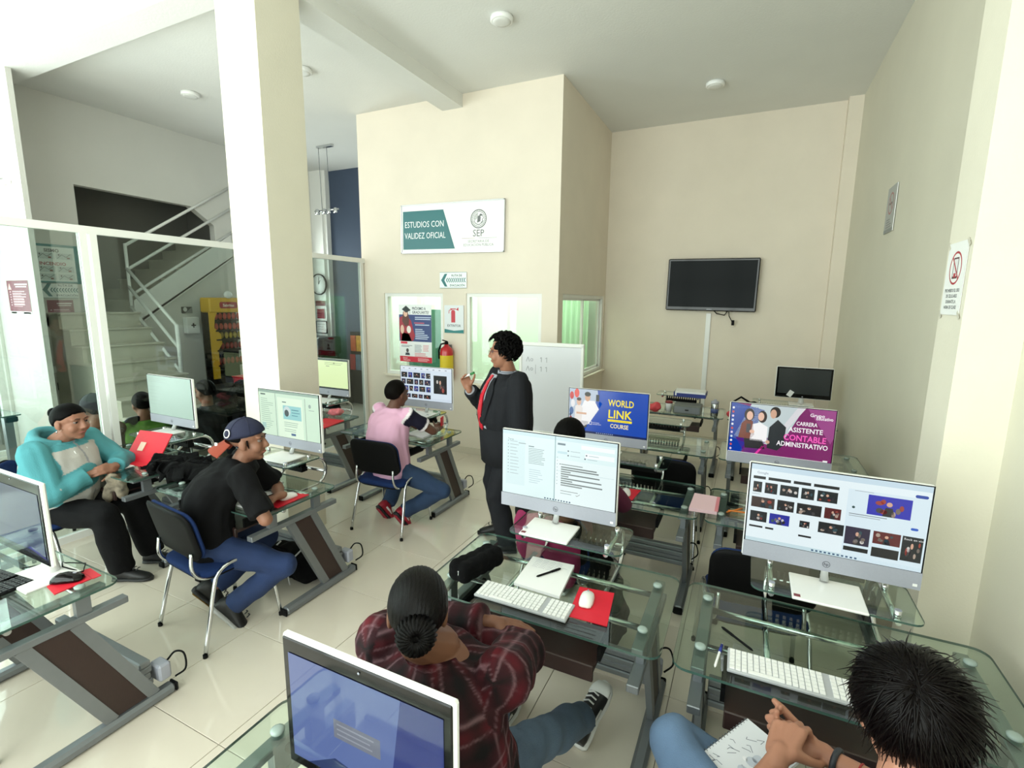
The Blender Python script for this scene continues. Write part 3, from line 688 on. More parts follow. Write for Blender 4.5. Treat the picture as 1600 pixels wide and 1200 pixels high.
# whiteboard on a stand
wb = thing('whiteboard', 'whiteboard on a wheeled stand next to the office window', 'whiteboard', (-1.88, 4.88, 0), math.radians(1))
MB().box((0, 0, 1.08), (.68, .02, .96)).obj('panel', mat('whiteboard_surface', (222, 223, 228), .2), wb)
f = MB()
for (x, z, sx, sz) in ((0, 1.56, .72, .04), (0, .60, .72, .04), (-.345, 1.08, .03, .98), (.345, 1.08, .03, .98)): f.box((x, -.005, z), (sx, .035, sz), bev=.006)
f.obj('frame', m_frame, wb)
MB().box((0, -.045, .585), (.6, .06, .012)).obj('pen_tray', m_frame, wb)
for s in (-.3, .3):
    MB().bar((s, .03, .02), (s, .03, 1.5), .025, .025).obj('leg', m_steel, wb); MB().bar((s, -.25, .04), (s, .3, .04), .03, .03).obj('foot', m_steel, wb)
wr = Canvas(.66, .9, None); ink = (120, 122, 130)
for (x, y) in ((.05, .80), (.05, .70)): wr.line([(x, y-.05), (x+.02, y), (x+.04, y-.05)], .004, ink); wr.ring(x+.065, y-.03, .011, .015, ink, 14)
for (x, y) in ((.21, .80), (.21, .70)): wr.line([(x, y-.01), (x+.015, y), (x+.015, y-.05)], .004, ink); wr.line([(x+.06, y-.01), (x+.075, y), (x+.075, y-.05)], .004, ink)
wr.line([(.16, .62), (.16, .72)], .003, ink); wo = wr.obj('writing', SIGN, wb); place(wo, (-.33, -.0125, .62))
MB().cyl((-.1, -.04, .605), (.04, -.04, .605), .009, 8).obj('marker', m_black, wb)
# ================================================================== desks
DW, DD, DZ = 1.04, .60, .750          # glass width, depth, height of its upper face
def make_desk(label, loc, rz=0.0):
    t = thing('computer_desk', label, 'desk', loc, rz, 'glass computer desks')
    MB().prism(rrect(-DW/2, -DD, DW/2, 0, .05), DZ-.010, DZ, 0, 1).obj('glass_top', [m_top, m_edge], t)
    for s in (-1, 1):
        x = s*(DW/2-.085)
        sf = MB().box((x, -.295, .722), (.045, .52, .024), bev=.003).obj('upper_rail', m_steel, t)
        MB().box((x, -.285, .612), (.045, .66, .032), bev=.003).obj('lower_rail', m_steel, t)
        for y in (-.46, -.12):
            MB().box((x, y, .668), (.03, .055, .09)).obj('bracket', m_steel, t)
            MB().lathe([(.018, 0), (.02, .003), (.02, .010), (.012, .014)], (x, y, DZ), 12).obj('glass_pad', mat('clear_pad', (150, 166, 160), .2), t)
        MB().bar((x, -.335, .60), (x, -.07, .05), .05, .028, hint=(1, 0, 0)).obj('leg', m_steel, t)
        MB().bar((x, -.155, .60), (x, .11, .05), .05, .028, hint=(1, 0, 0)).obj('leg', m_steel, t)
        pn = MB(); Ryz = np.array([[0, 0, 1], [1, 0, 0], [0, 1, 0]], float)
        pn.prism([(-.313, .592), (-.175, .592), (.088, .06), (-.047, .06)], x-.009, x+.009, R=Ryz); pn.obj('leg_panel', m_wenge, t)
        fo = MB().box((x, -.107, .028), (.062, .62, .052), bev=.014).obj('foot', m_steel, t)
        for y in (-.420, .206): MB().box((x, y, .028), (.060, .014, .050), bev=.0065).obj('end_cap', m_black, fo)
    for y, z in ((-.10, .69), (-.36, .69)): MB().cyl((-DW/2+.09, y, z), (DW/2-.09, y, z), .013, 10).obj('cross_tube', m_chrome, t)
    be = MB()
    for k in range(4): be.box((0, .10, .10+.035*k), (DW-.22, .05 if k % 2 else .062, .034), bev=.006)
    be.obj('cable_beam', m_steel, t)
    MB().box((-.03, -.46, .612), (.62, .26, .018)).box((-.03, -.585, .60), (.62, .018, .07), bev=.004).obj('keyboard_tray', m_wenge, t)
    for s in (-1, 1): MB().box((-.03+s*.318, -.42, .65), (.015, .24, .055)).obj('tray_bracket', m_black, t)
    # raised glass shelf carried on sideways bent chrome tubes
    MB().prism(rrect(-.28, -.20, .28, .10, .04), .885, .893, 0, 1).obj('glass_shelf', [m_top, m_edge], t)
    for s in (-1, 1):
        x = s*.205
        pts = [(x, -.34, .675), (x, -.10, .665), (x, .09, .665)]+arc((.10, .765), .10, -88, 88, 8, x=x)+[(x, .05, .866), (x, -.17, .868)]
        MB().tube(pts, .0115, 8).obj('shelf_tube', m_chrome, t)
        for y in (-.15, .05): MB().cyl((x, y, .862), (x, y, .908), .012, 10).obj('shelf_clamp', m_chrome, t)
    MB().cyl((-.205, .19, .745), (.205, .19, .745), .013, 10).obj('shelf_crossbar', m_chrome, t)
    fn = MB().box((0, .03, .80), (.36, .05, .03))
    for k in range(14): fn.box((-.17+.026*k, .03, .835), (.010, .045, .05))
    fn.obj('cable_comb', m_black, t)
    pb = MB().box((.40, .17, .13), (.09, .06, .09), bev=.01); pb.obj('power_box', m_silver, t)
    MB().tube(cr([(.41, .2, .165), (.43, .23, .20), (.47, .25, .19), (.49, .24, .12), (.45, .21, .08)]), .005, 6).obj('power_cord', m_black, t)
    return t
D0 = None
desks = [(-.72, .97, 'glass computer desk at bottom edge, under black framed monitor'),
         (-.72, 2.25, 'glass computer desk of the student in the plaid shirt'),
         (.36, 2.25, 'glass computer desk against the pale pilaster, holding the picture search monitor'),
         (-.72, 3.55, 'glass computer desk holding the blue course monitor'),
         (.36, 3.55, 'glass computer desk holding the magenta career monitor'),
         (-.72, 4.87, 'empty glass computer desk behind the blue course monitor'),
         (.36, 4.87, 'empty glass computer desk behind the magenta career monitor'),
         (-.72, 6.42, 'glass computer desk with paper tray under the television'),
         (.36, 6.42, 'glass computer desk with dark monitor in the far corner'),
         (-2.98, 1.10, 'glass computer desk with black keyboard and black mouse'),
         (-2.98, 2.40, 'glass computer desk of the man in the backwards cap'),
         (-4.28, 2.40, 'glass computer desk holding the red folder and black jacket'),
         (-2.98, 4.05, 'glass computer desk of the man in the pink polo'),
         (-4.28, 4.05, 'glass computer desk half hidden behind the cream column')]
for x, y, lab in desks:
    if D0 is None: D0 = make_desk(lab, (x, y, 0))
    else: dup(D0, (x, y, 0), 0, lab)
for o in list(bpy.data.objects):      # two desks have no raised shelf
    if o.parent is not None and o.parent.get('label', '') in (desks[0][2], desks[9][2]) and o.name.split('.')[0] in ('glass_shelf', 'shelf_tube', 'shelf_clamp', 'shelf_crossbar', 'cable_comb'): bpy.data.objects.remove(o)
# far desk seen at the edge of the frame by the side window
ld = thing('counter_table', 'grey legged glass counter table beside the white column', 'table', (-7.35, 2.05, 0))
MB().prism(rrect(-.5, -.6, .34, .38, .04), .74, .752, 0, 1).obj('glass_top', [m_top, m_edge], ld)
for x, y in ((.25, .28), (-.4, .28), (.25, -.5), (-.4, -.5)): MB().box((x, y, .36), (.07, .07, .72)).obj('leg', m_steel, ld)
MB().box((.27, .3, .70), (.09, .10, .06), bev=.01).obj('bracket', m_black, ld)

# ================================================================== all-in-one monitors
SW_, SH_ = .594, .334
def doc_bg(c1): return Canvas(SW_, SH_, c1).up()
def scr_search_split():
    c = doc_bg((222, 244, 244)); G = (150, 168, 172); c.rect(0, .315, SW_, SH_, (206, 232, 236)); c.rect(.285, 0, .290, SH_, (150, 180, 186)); c.rect(.02, .05, .125, .29, (214, 238, 240)); c.rect(.29, .0, SW_, .222, (232, 248, 248)); c.rect(.305, .16, SW_-.01, .162, (190, 214, 216)); c.up()
    for k in range(11): c.rect(.03, .278-.017*k, .034, .282-.017*k, (90, 120, 130)); c.rect(.042, .278-.017*k, .075+.02*random.random(), .281-.017*k, (170, 190, 194))
    c.text('Tarea', .03, .285, .014, (100, 120, 130)); c.lines(.145, .255, .235, 10, .0085, .003, (150, 172, 176), .25, 3); c.rect(.145, .262, .175, .267, (120, 140, 146)); c.lines(.15, .145, .225, 7, .011, .003, (180, 206, 214), .4, 9); c.rect(.09, .272, .13, .276, G)
    c.rect(.30, .293, .34, .303, (110, 130, 140)); c.rect(.30, .25, .35, .262, (196, 226, 232)); c.rect(.42, .285, SW_-.012, .305, (244, 252, 252)); c.rect(.44, .245, SW_-.012, .268, (244, 252, 252)); c.up()
    for (x, y) in ((.355, .268), (.355, .245), (.447, .258), (.44, .24)): c.ell(x, y, .004, .004, (90, 100, 110), 10); c.rect(x+.012, y-.002, x+.06, y+.001, (176, 196, 200))
    c.rect(.32, .195, .43, .199, (130, 140, 140)); c.ell(.315, .197, .003, .003, (80, 80, 80), 8)
    for k, (a, b) in enumerate([(.5, 1), (.51, 1), (.37, 0), (.515, 1), (.36, 0), (.525, 1), (.38, 0), (.53, 1), (.43, 0)]): c.rect(.32, .180-.0115*k, a+.0, .1865-.0115*k, (122, 132, 132) if b else (140, 150, 150))
    c.rect(.32, .06, .41, .063, (130, 140, 140)); c.lines(.32, .05, .38, 1, .01, .003, G); c.line([(.40, .05), (.405, .045), (.42, .056)], .002, (110, 110, 110))
    for k in range(10): c.rect(.235+.0145*k, .004, .243+.0145*k, .011, (70, 96, 120))
    for k in range(9): c.ell(.30, .23-.017*k, .002, .002, (110, 130, 140), 8)
    return c
def thumb(c, x, y, w, h, seed, tone=None):
    r = random.Random(seed); base = tone or (22, 22, 28)
    c.rect(x, y, x+w, y+h, base); c.up(); mixc = [(60, 58, 60), (110, 100, 92), (168, 150, 136), (46, 74, 82), (150, 60, 50), (200, 196, 190), (34, 34, 44)]
    for k in range(7):
        cx = x+w*(.15+.7*r.random()); cy = y+h*(.15+.6*r.random()); q = mixc[r.randrange(7)]
        c.ell(cx, cy, min(w*.10, x+w-cx, cx-x)*(.5+r.random()*.5), min(h*.16, y+h-cy, cy-y)*(.5+r.random()*.5), q, 9)
    c.ell(x+w*.5, y+h*.62, w*.07, h*.12, (206, 164, 140), 10); c.poly([(x+w*.36, y), (x+w*.42, y+h*.45), (x+w*.58, y+h*.45), (x+w*.66, y)], (30, 30, 36))
    c.layer -= 1
def scr_images():
    c = doc_bg((226, 240, 244)); c.rect(0, .312, SW_, SH_, (196, 218, 230)); c.rect(.34, .0, SW_, .285, (214, 232, 240)); c.rect(0, 0, SW_, .016, (196, 220, 226)); c.up(); K = (20, 22, 26)
    for x0, x1 in ((.01, .055), (.065, .145), (.155, .215), (.225, .31)): c.rect(x0, .272, x1, .284, K)
    for k, (x0, w) in enumerate(((.012, .032), (.055, .045), (.11, .065), (.185, .045), (.24, .068))): thumb(c, x0, .215, w, .045, 10+k, (18, 26, 30))
    for k, (x0, w) in enumerate(((.010, .085), (.105, .06), (.175, .085), (.27, .055))): thumb(c, x0, .150, w, .045, 30+k, (58, 44, 40) if k == 0 else ((80, 16, 22) if k == 3 else (24, 22, 24)))
    for k, (x0, w) in enumerate(((.010, .062), (.082, .072), (.19, .035), (.255, .085))): thumb(c, x0, .088 if k != 2 else .095, w, .045 if k != 2 else .028, 50+k, (30, 36, 150) if k == 1 else (16, 22, 28))
    thumb(c, .405, .195, .135, .078, 77, (40, 40, 170)); thumb(c, .345, .062, .08, .072, 78, (44, 36, 60)); thumb(c, .435, .083, .085, .05, 79, (90, 24, 30)); thumb(c, .525, .035, .063, .098, 80, (20, 26, 32))
    c.rect(.345, .035, .425, .052, K); c.rect(.435, .03, .52, .068, (24, 24, 28)); c.rect(.01, .062, .06, .070, K); c.rect(.07, .062, .10, .070, K); c.rect(.19, .055, .235, .063, K); c.up()
    c.text('Rock en vivo', .53, .118, .012, (230, 230, 230)); c.poly(rrect(.545, .285, .584, .297, .006), (40, 70, 160)); c.poly(rrect(.545, .158, .568, .168, .005), (40, 90, 190))
    for k in range(11): c.rect(.24+.0145*k, .004, .248+.0145*k, .011, (60, 90, 120))
    c.rect(.01, .206, .04, .208, (150, 160, 166)); c.rect(.35, .186, .47, .189, (120, 130, 136)); c.rect(.35, .178, .45, .181, (160, 170, 176)); c.text('Google', .022, .295, .014, (120, 130, 150)); c.ell(.362, .214, .005, .005, (40, 70, 70)); c.rect(.36, .28, .42, .282, (160, 170, 176))
    return c
def scr_world():
    c = doc_bg((14, 62, 160)); c.poly([(0, 0), (.09, 0), (.24, SH_*.55), (.22, SH_), (0, SH_)], (176, 190, 206)); c.poly([(.10, 0), (SW_, 0), (SW_, SH_), (.25, SH_)], (16, 70, 172)); c.poly([(.0, 0), (.12, .0), (.26, SH_*.7), (.24, SH_*.75), (.10, .06)], (20, 84, 190)); c.up()
    for (x, y, r, q) in ((.02, .28, .03, (196, 40, 44)), (.06, .30, .035, (220, 70, 60)), (.02, .16, .03, (60, 96, 150)), (.03, .22, .03, (224, 224, 226)), (.015, .10, .02, (150, 40, 50)), (.05, .08, .02, (60, 60, 70)), (.012, .13, .014, (40, 60, 90))): c.ell(x, y, r*.55, r, q, 14)
    c.poly([(.10, .04), (.10, .2), (.12, .25), (.20, .25), (.235, .19), (.16, .07)], (236, 236, 236)); c.poly([(.045, .09), (.05, .20), (.085, .22), (.11, .19), (.10, .07)], (226, 220, 214)); c.poly([(.1, .03), (.1, .09), (.16, .09), (.14, .04)], (60, 52, 50)); c.up(); c.ell(.145, .275, .021, .032, (206, 160, 130)); c.ell(.078, .235, .018, .028, (214, 172, 146)); c.rect(.06, .14, .14, .155, (210, 168, 140)); c.up()
    c.ell(.145, .298, .024, .018, (30, 24, 22)); c.ell(.078, .255, .018, .013, (70, 46, 36)); c.rect(.21, .25, .235, .30, (26, 28, 34))
    Yl = (246, 226, 40); c.text('WORLD', .305, .225, .070, Yl, 'LEFT', .018, width=.19); c.text('LINK', .305, .135, .088, Yl, 'LEFT', .018, width=.175); c.rect(.305, .107, .485, .124, Yl); c.text('COURSE', .325, .060, .044, (246, 232, 170), 'LEFT', .018, width=.135)
    c.rect(.165, .067, .168, .09, (236, 236, 236)); c.rect(.180, .067, .183, .09, (236, 236, 236)); c.rect(.165, .088, .183, .091, (236, 236, 236)); c.rect(.165, .066, .183, .069, (236, 236, 236)); c.text('NATIONAL', .188, .08, .011, (236, 236, 236)); c.text('GEOGRAPHIC', .188, .068, .011, (236, 236, 236)); c.rect(0, 0, SW_, .014, (8, 30, 84)); c.up()
    c.text('EDUCATION & TRAINING', .395, .111, .012, (150, 120, 20), 'CENTER')
    for k in range(9): c.rect(.22+.015*k, .004, .228+.015*k, .010, (150, 170, 210))
    return c
def scr_carrera():
    c = doc_bg((120, 14, 96)); c.poly([(0, 0), (.08, 0), (.20, .30), (.03, SH_), (0, SH_)], (18, 58, 150)); c.poly([(.03, .11), (.30, .06), (.42, SH_), (.12, SH_)], (190, 204, 206)); c.poly([(.10, 0), (.16, 0), (.24, .12), (.04, .10)], (96, 12, 110)); c.poly([(.30, .13), (.43, SH_), (.385, SH_), (.285, .16)], (222, 216, 220)); c.poly([(0, 0), (.07, 0), (.10, .07), (.0, .10)], (20, 60, 160)); c.up(); c.poly([(.16, .0), (.175, .0), (.215, .06), (.20, .06)], (230, 50, 160)); c.poly([(.44, SH_), (.58, .12), (SW_, .16), (SW_, SH_)], (150, 60, 130))
    # three office workers
    c.poly([(.055, .10), (.07, .20), (.10, .235), (.135, .22), (.15, .13), (.13, .10)], (120, 62, 46)); c.poly([(.125, .09), (.135, .20), (.18, .215), (.225, .19), (.225, .09)], (240, 240, 240)); c.poly([(.23, .05), (.235, .19), (.28, .245), (.33, .20), (.325, .08), (.29, .04)], (26, 32, 38)); c.poly([(.10, .035), (.09, .10), (.20, .10), (.22, .04)], (24, 20, 26)); c.up()
    c.ell(.112, .262, .030, .042, (44, 28, 26)); c.ell(.190, .255, .026, .040, (46, 30, 28)); c.ell(.262, .292, .030, .036, (34, 26, 24)); c.rect(.10, .14, .125, .2, (70, 70, 76)); c.up(); c.ell(.115, .255, .019, .03, (226, 184, 160)); c.ell(.182, .255, .018, .028, (226, 186, 164)); c.ell(.252, .28, .018, .030, (206, 164, 138)); c.ell(.135, .15, .015, .012, (226, 184, 160)); c.ell(.232, .09, .012, .012, (206, 164, 138))
    Wt = (244, 240, 244); c.text('Grupo', .455, .285, .03, Wt, 'LEFT', .018); c.text('Educativo', .49, .268, .03, Wt, 'LEFT', .018, width=.09); c.text('CARRERA', .385, .222, .035, Wt, 'LEFT', .018, width=.115); c.text('ASISTENTE', .345, .176, .043, Wt, 'LEFT', .018, width=.19)
    c.text('CONTABLE', .32, .120, .054, (250, 92, 190), 'LEFT', .018, width=.235); c.text('ADMINISTRATIVO', .285, .078, .044, Wt, 'LEFT', .018, width=.285); c.text('INFORMÁTICA', .02, .30, .022, (60, 90, 170)); c.rect(.55, .0, .575, .012, (235, 235, 235))
    for k in range(11): c.ell(.014, .30-.028*k, .007, .008, [(226, 226, 230), (190, 60, 60), (220, 200, 220), (200, 215, 230)][k % 4], 12)
    c.rect(0, 0, .55, .003, (240, 240, 240))
    return c
def scr_doc():
    c = doc_bg((206, 232, 208)); c.rect(.0, .315, SW_, SH_, (150, 176, 160)); c.rect(.0, .0, .17, .315, (212, 236, 212)); c.rect(.19, .0, .44, .29, (224, 244, 220)); c.rect(.17, 0, .174, .315, (120, 140, 128)); c.rect(.463, 0, .467, .30, (120, 140, 128)); c.up(); c.lines(.02, .27, .15, 16, .015, .004, (160, 190, 168), .5, 2); c.rect(.02, .295, .07, .305, (90, 110, 100)); c.rect(.245, .135, .425, .235, (150, 206, 206)); c.ell(.285, .195, .035, .035, (226, 230, 226)); c.up(); c.ell(.28, .18, .022, .025, (70, 80, 84)); c.rect(.33, .205, .40, .211, (70, 130, 140)); c.rect(.33, .185, .41, .191, (90, 150, 160)); c.rect(.33, .165, .39, .171, (90, 150, 160)); c.lines(.25, .115, .42, 3, .014, .004, (150, 176, 160), .3, 5); c.lines(.25, .065, .40, 2, .014, .004, (150, 176, 160), .3, 6); c.rect(.315, .02, .36, .036, (70, 100, 140)); c.rect(.24, .255, .28, .262, (90, 120, 116)); c.ell(.51, .25, .012, .014, (150, 170, 160)); c.rect(.50, .22, .55, .224, (150, 170, 160)); c.rect(.02, .05, .06, .09, (170, 206, 196))
    return c
def scr_plain():
    c = doc_bg((176, 206, 190)); c.up(); c.lines(.02, .31, .3, 3, .014, .003, (166, 192, 178), .5, 3); c.lines(.02, .24, .2, 6, .03, .003, (168, 196, 182), .5, 8)
    return c
def scr_pale():
    c = doc_bg((220, 240, 180)); c.rect(0, .315, SW_, SH_, (60, 70, 66)); c.rect(0, 0, SW_, .016, (50, 60, 56)); c.up(); c.lines(.26, .295, .55, 2, .018, .005, (150, 170, 120), .3, 3); c.ell(.40, .29, .012, .008, (120, 130, 90)); c.rect(.28, .25, .33, .256, (100, 116, 90))
    return c
def scr_gallery():
    c = doc_bg((206, 220, 232)); c.rect(0, .30, SW_, SH_, (222, 232, 240)); c.rect(.36, .03, SW_, .295, (214, 228, 238)); c.up()
    r = random.Random(5)
    for j in range(4):
        x = .01
        for k in range(5):
            w = (.07, .05, .08, .045, .05)[(k+j) % 5]; thumb(c, x, .222-.068*j, w, .052 if j < 3 else .04, 100+j*7+k, [(20, 26, 34), (30, 34, 70), (40, 60, 140), (26, 26, 30)][(j+k*2) % 4]); x += w+.012
    thumb(c, .39, .08, .15, .18, 140, (22, 26, 28))
    for k in range(8): c.rect(.03+.07*k, .31, .05+.07*k, .316, (90, 100, 120))
    return c
def make_aio(label, loc, screen, rz=0.0, mesh_from=None):
    if mesh_from is None:
        t = thing('desktop_monitor', label, 'monitor', loc, rz, 'silver all-in-one monitors')
        MB().box((0, .014, .26), (.612, .026, .412), bev=.006).obj('housing', m_wplast, t)
        ch = MB().box((0, -.0005, .0915), (.606, .004, .069)).obj('chin', m_silver, t)
        lg = Canvas(.03, .03, None); lg.ring(.015, .015, .0115, .0135, (70, 72, 80)); lg.text('hp', .015, .010, .017, (70, 72, 80), 'CENTER', .02); lo = lg.obj('logo', SIGN, ch); place(lo, (-.015, -.0030, .072))
        MB().box((0, .0005, .295), (.604, .004, .340)).obj('bezel', m_black, t)
        MB().tube([(0, .03, .20), (0, .035, .08), (0, .0, .012)], [.02, .018, .016], 10).obj('neck', m_chrome, t)
        MB().box((0, -.075, .005), (.245, .20, .010), bev=.003).obj('base', m_wplast, t)
        MB().box((-.105, -.155, .0106), (.022, .018, .0012)).obj('base_sticker', mat('sticker', (120, 40, 50), .4), t)
        MB().box((.285, -.003, .075), (.014, .002, .010)).obj('chin_label', m_wplast, t)
    else: t = dup(mesh_from, loc, rz, label)
    if screen is not None:
        o = screen.obj('screen', SCREEN, t); place(o, (-SW_/2, -.0022, .128))
    return t
mon = make_aio('silver monitor showing two document windows, before the plaid shirt student', (-.81, 2.215, .893), None)
S = [(-.81, 2.215, scr_search_split, None, 0), (.345, 2.205, scr_images, 'large silver monitor showing a grid of concert pictures', 0), (-.92, 3.57, scr_world, 'silver monitor with blue and yellow course wallpaper', 0),
     (.22, 3.57, scr_carrera, 'silver monitor with magenta career advert on screen', 0), (-2.915, 2.42, scr_doc, 'silver monitor with pale green page before the man in cap', 0), (-4.325, 2.43, scr_plain, 'silver monitor with blank grey green screen by the glass partition', 0),
     (-2.86, 4.00, scr_gallery, 'silver monitor with picture gallery before the pink polo man', .03), (-4.22, 4.05, scr_pale, 'silver monitor with pale yellow screen behind the cream column', 0)]
for i, (x, y, fn, lab, rz) in enumerate(S):
    if i == 0: t = mon; sc_ = None
    else: t = make_aio(lab, (x, y, .893), None, rz, mon_proto)
    if i == 0: mon_proto = dup(mon, (0, 0, -50))
    o = fn().obj('screen', SCREEN, t); place(o, (-SW_/2, -.0022, .128))
for ch_ in list(mon_proto.children):
    for g in list(ch_.children): bpy.data.objects.remove(g)
    bpy.data.objects.remove(ch_)
bpy.data.objects.remove(mon_proto)
# older black framed all-in-ones
def old_aio(label, loc, screen, rz=0.0, w=.50, h=.36, pb=.08):
    t = thing('desktop_monitor', label, 'monitor', loc, rz, 'black framed all-in-one monitors')
    MB().box((0, .012, pb+h/2), (w, .020, h), bev=.006).obj('rear_shell', m_wplast, t)
    MB().box((0, .002, pb+h/2), (w-.012, .008, h-.012), bev=.003).obj('front_glass', m_gloss, t)
    MB().tube([(0, .035, pb+.17), (0, .08, .10), (0, .09, .012)], [.03, .026, .03], 10).obj('neck', m_wplast, t)
    MB().box((0, .05, .006), (.24, .20, .012), bev=.004).obj('base', m_wplast, t)
    MB().lathe([(.003, 0), (.003, .001)], (0, -.0035, pb+h-.018), 10, R=Rv).obj('webcam', m_silver, t)
    if screen: o = screen.obj('screen', SCREEN_GLOSSY, t); place(o, (-screen.w/2, -.0036, pb+.035))
    return t
c = Canvas(.45, .285, (22, 40, 120)); c.up(); c.poly([(0, 0), (.30, 0), (.34, .285), (0, .285)], (84, 104, 160)); c.up(); c.poly([(.05, .0), (.14, .05), (.24, .03), (.27, 0)], (20, 44, 96)); c.rect(.14, .11, .28, .16, (112, 118, 132)); c.up(); c.lines(.15, .15, .27, 3, .013, .004, (140, 146, 158), .3, 3)  # paler left field is a ceiling reflection painted into the screen colours
old_aio('black framed monitor with dark blue screen, nearest the bottom edge', (-.73, .75, .752), c, 0, .502, .362)
c = Canvas(.45, .285, (20, 30, 84)); c.up(); c.rect(0, 0, .45, .016, (10, 14, 40))
old_aio('black framed monitor with navy screen beside the red mouse pad', (-2.80, .90, .7505), c, 0, .50, .37, .13)
t = old_aio('black framed monitor switched off in the far corner desk', (.57, 6.28, .893), None, 0, .55, .35)
MB().box((0, -.003, .27), (.50, .004, .28)).obj('screen', mat('off_panel', (52, 56, 58), .15), t); lg = MB().lathe([(.008, 0), (.008, .001)], (0, -.004, .10), 12, R=Rv).obj('logo', m_silver, t)
pc = MB(); pc.box((-.12, -.012, .13), (.05, .004, .07), R=np.array([[.86, 0, .5], [0, 1, 0], [-.5, 0, .86]])); pc.obj('paper_note', m_paper, t)

# ================================================================== chairs
def make_chair(label, loc, rz):
    t = thing('stacking_chair', label, 'chair', loc, rz, 'blue stacking chairs with chrome legs')
    def pad(w, d, z0, z1, r, n=6): return rrect(-w/2, -d/2, w/2, d/2, r, n)
    se = MB()
    P = [(1, 1), (.995, .998)]
    rings = []
    for k, (sc, z) in enumerate(((.90, .432), (.97, .437), (1.0, .452), (.99, .468), (.93, .477), (.6, .479))):
        rings.append([(x*sc, y*sc, z) for x, y in pad(.47, .43, 0, 0, .09)])
    se.loft(rings); se.obj('seat', m_blueup, t)
    sh = MB(); sh.loft([[(x*s, y*s, z) for x, y in pad(.46, .42, 0, 0, .09)] for s, z in ((.75, .415), (.93, .42), (1.0, .434), (.98, .438))]); sh.obj('seat_shell', m_black, t)
    # backrest curved and leaning back
    def back(th0, th1, sc, mname, m):
        mb = MB(); rr_ = []
        for th, s in ((th0, .90), (th0+(th1-th0)*.25, .985), (th0+(th1-th0)*.6, 1.0), (th1-.002*np.sign(th1-th0), .96), (th1, .85)):
            ring = []
            for x, z in rrect(-.235, -.15, .235, .15, .08, 6):
                x, z = x*s*sc, z*s*sc; bow = .38*x*x
                y = -.235+th+bow*1.1-.22*(z)   # lean
                ring.append((x, y, .695+z))
            rr_.append(ring)
        mb.loft(rr_); mb.obj(mname, m, t)
    back(-.002, .028, 1.0, 'backrest', m_blueup); back(.002, -.022, 1.02, 'back_shell', m_black)
    for s in (-1, 1):
        x = s*.235
        MB().tube(cr([(s*.262, .225, .004), (s*.243, .180, .37), (s*.238, .150, .445), (s*.237, .09, .480), (s*.237, -.0, .486)], 5), .0115, 8).obj('leg', m_chrome, t)
        MB().tube(cr([(s*.262, -.245, .004), (s*.243, -.155, .37), (s*.238, -.125, .445), (s*.237, -.07, .480), (s*.237, .0, .486)], 5), .0115, 8).obj('leg', m_chrome, t)
        MB().tube(cr([(s*.20, .10, .425), (s*.20, -.12, .425), (s*.197, -.20, .445), (s*.19, -.235, .51), (s*.185, -.228, .60)], 4), .0105, 8).obj('back_support', m_chrome, t)
        for y in (.222, -.243): MB().cyl((s*.262, y, .0), (s*.262, y, .022), .0135, 8).obj('foot_cap', m_black, t)
    MB().tube([(-.21, .06, .428), (.21, .06, .428)], .010, 8).obj('cross_tube', m_chrome, t)
    MB().tube([(-.21, -.06, .428), (.21, -.06, .428)], .010, 8).obj('cross_tube', m_chrome, t)
    return t
C0 = make_chair('blue chair under the man in the backwards cap', (-2.86, 1.79, 0), math.radians(-6))
chairs = [(-2.79, 3.36, 3, 'blue chair under the man in the pink polo'),
          (-4.42, 1.56, -48, 'blue chair under the woman in turquoise hoodie'),
          (-.74, 1.12, -8, 'blue chair under the student in the plaid shirt'),
          (.33, 1.05, 0, 'blue chair under the student with clasped hands'),
          (-.90, 2.72, -12, 'blue chair holding a magenta jacket, beyond the two document monitor'),
          (.12, 2.72, 6, 'empty blue chair behind the picture search monitor'),
          (-.52, 4.0, 0, 'empty black backed chair between the blue and magenta screens'),
          (-3.02, .45, 8, 'empty chair tucked under the desk with black keyboard'),
          (-5.42, 2.24, 96, 'waiting chair under the person in grey cap'),
          (-5.66, 2.82, 92, 'waiting chair under the person in green shirt'),
          (-5.46, 3.40, 88, 'waiting chair under the person in black jacket'),
          (-5.46, 3.98, 90, 'waiting chair under the person with curly hair'),
          (-5.60, 4.85, 150, 'empty chair beside the black side table')]
for x, y, a, lab in chairs: dup(C0, (x, y, 0), math.radians(a), lab)

# ================================================================== small things on the desks
ZG = DZ+.0005
def keyboard(label, loc, rz, w=.415, d=.122, body=mat('keyboard_case', (176, 178, 182), .4), key=None, glow=None):
    t = thing('keyboard', label, 'keyboard', loc, rz)
    MB().box((0, 0, .006), (w, d, .012), bev=.003).obj('case', body, t)
    if glow: MB().box((0, -d/2+.003, .009), (w*.98, .006, .010)).obj('light_strip', glow, t)
    key = key or m_wplast; rows = 6; ph = (d-.012)/rows; me = None
    cols = 21; pw = (w-.012)/cols
    k1 = MB().box((0, 0, .0135), (pw*.84, ph*.80, .005), bev=.0008)
    for r_ in range(rows):
        for k in range(cols):
            if k in (15, 19) and r_ != 9 and k == 15: continue
            if r_ == 5 and 3 <= k <= 8: continue
            x = -w/2+.006+pw*(k+.5); y = d/2-.006-ph*(r_+.5)
            if me is None: o = k1.obj('key', key, t); me = o.data
            else: o = bpy.data.objects.new('key', me); COL.objects.link(o); o.parent = t
            o.location = (x, y, 0)
    MB().box((-w/2+.006+pw*6, -d/2+.006+ph*.5, .0135), (pw*5.8, ph*.8, .005), bev=.0008).obj('space_bar', key, t)
    return t
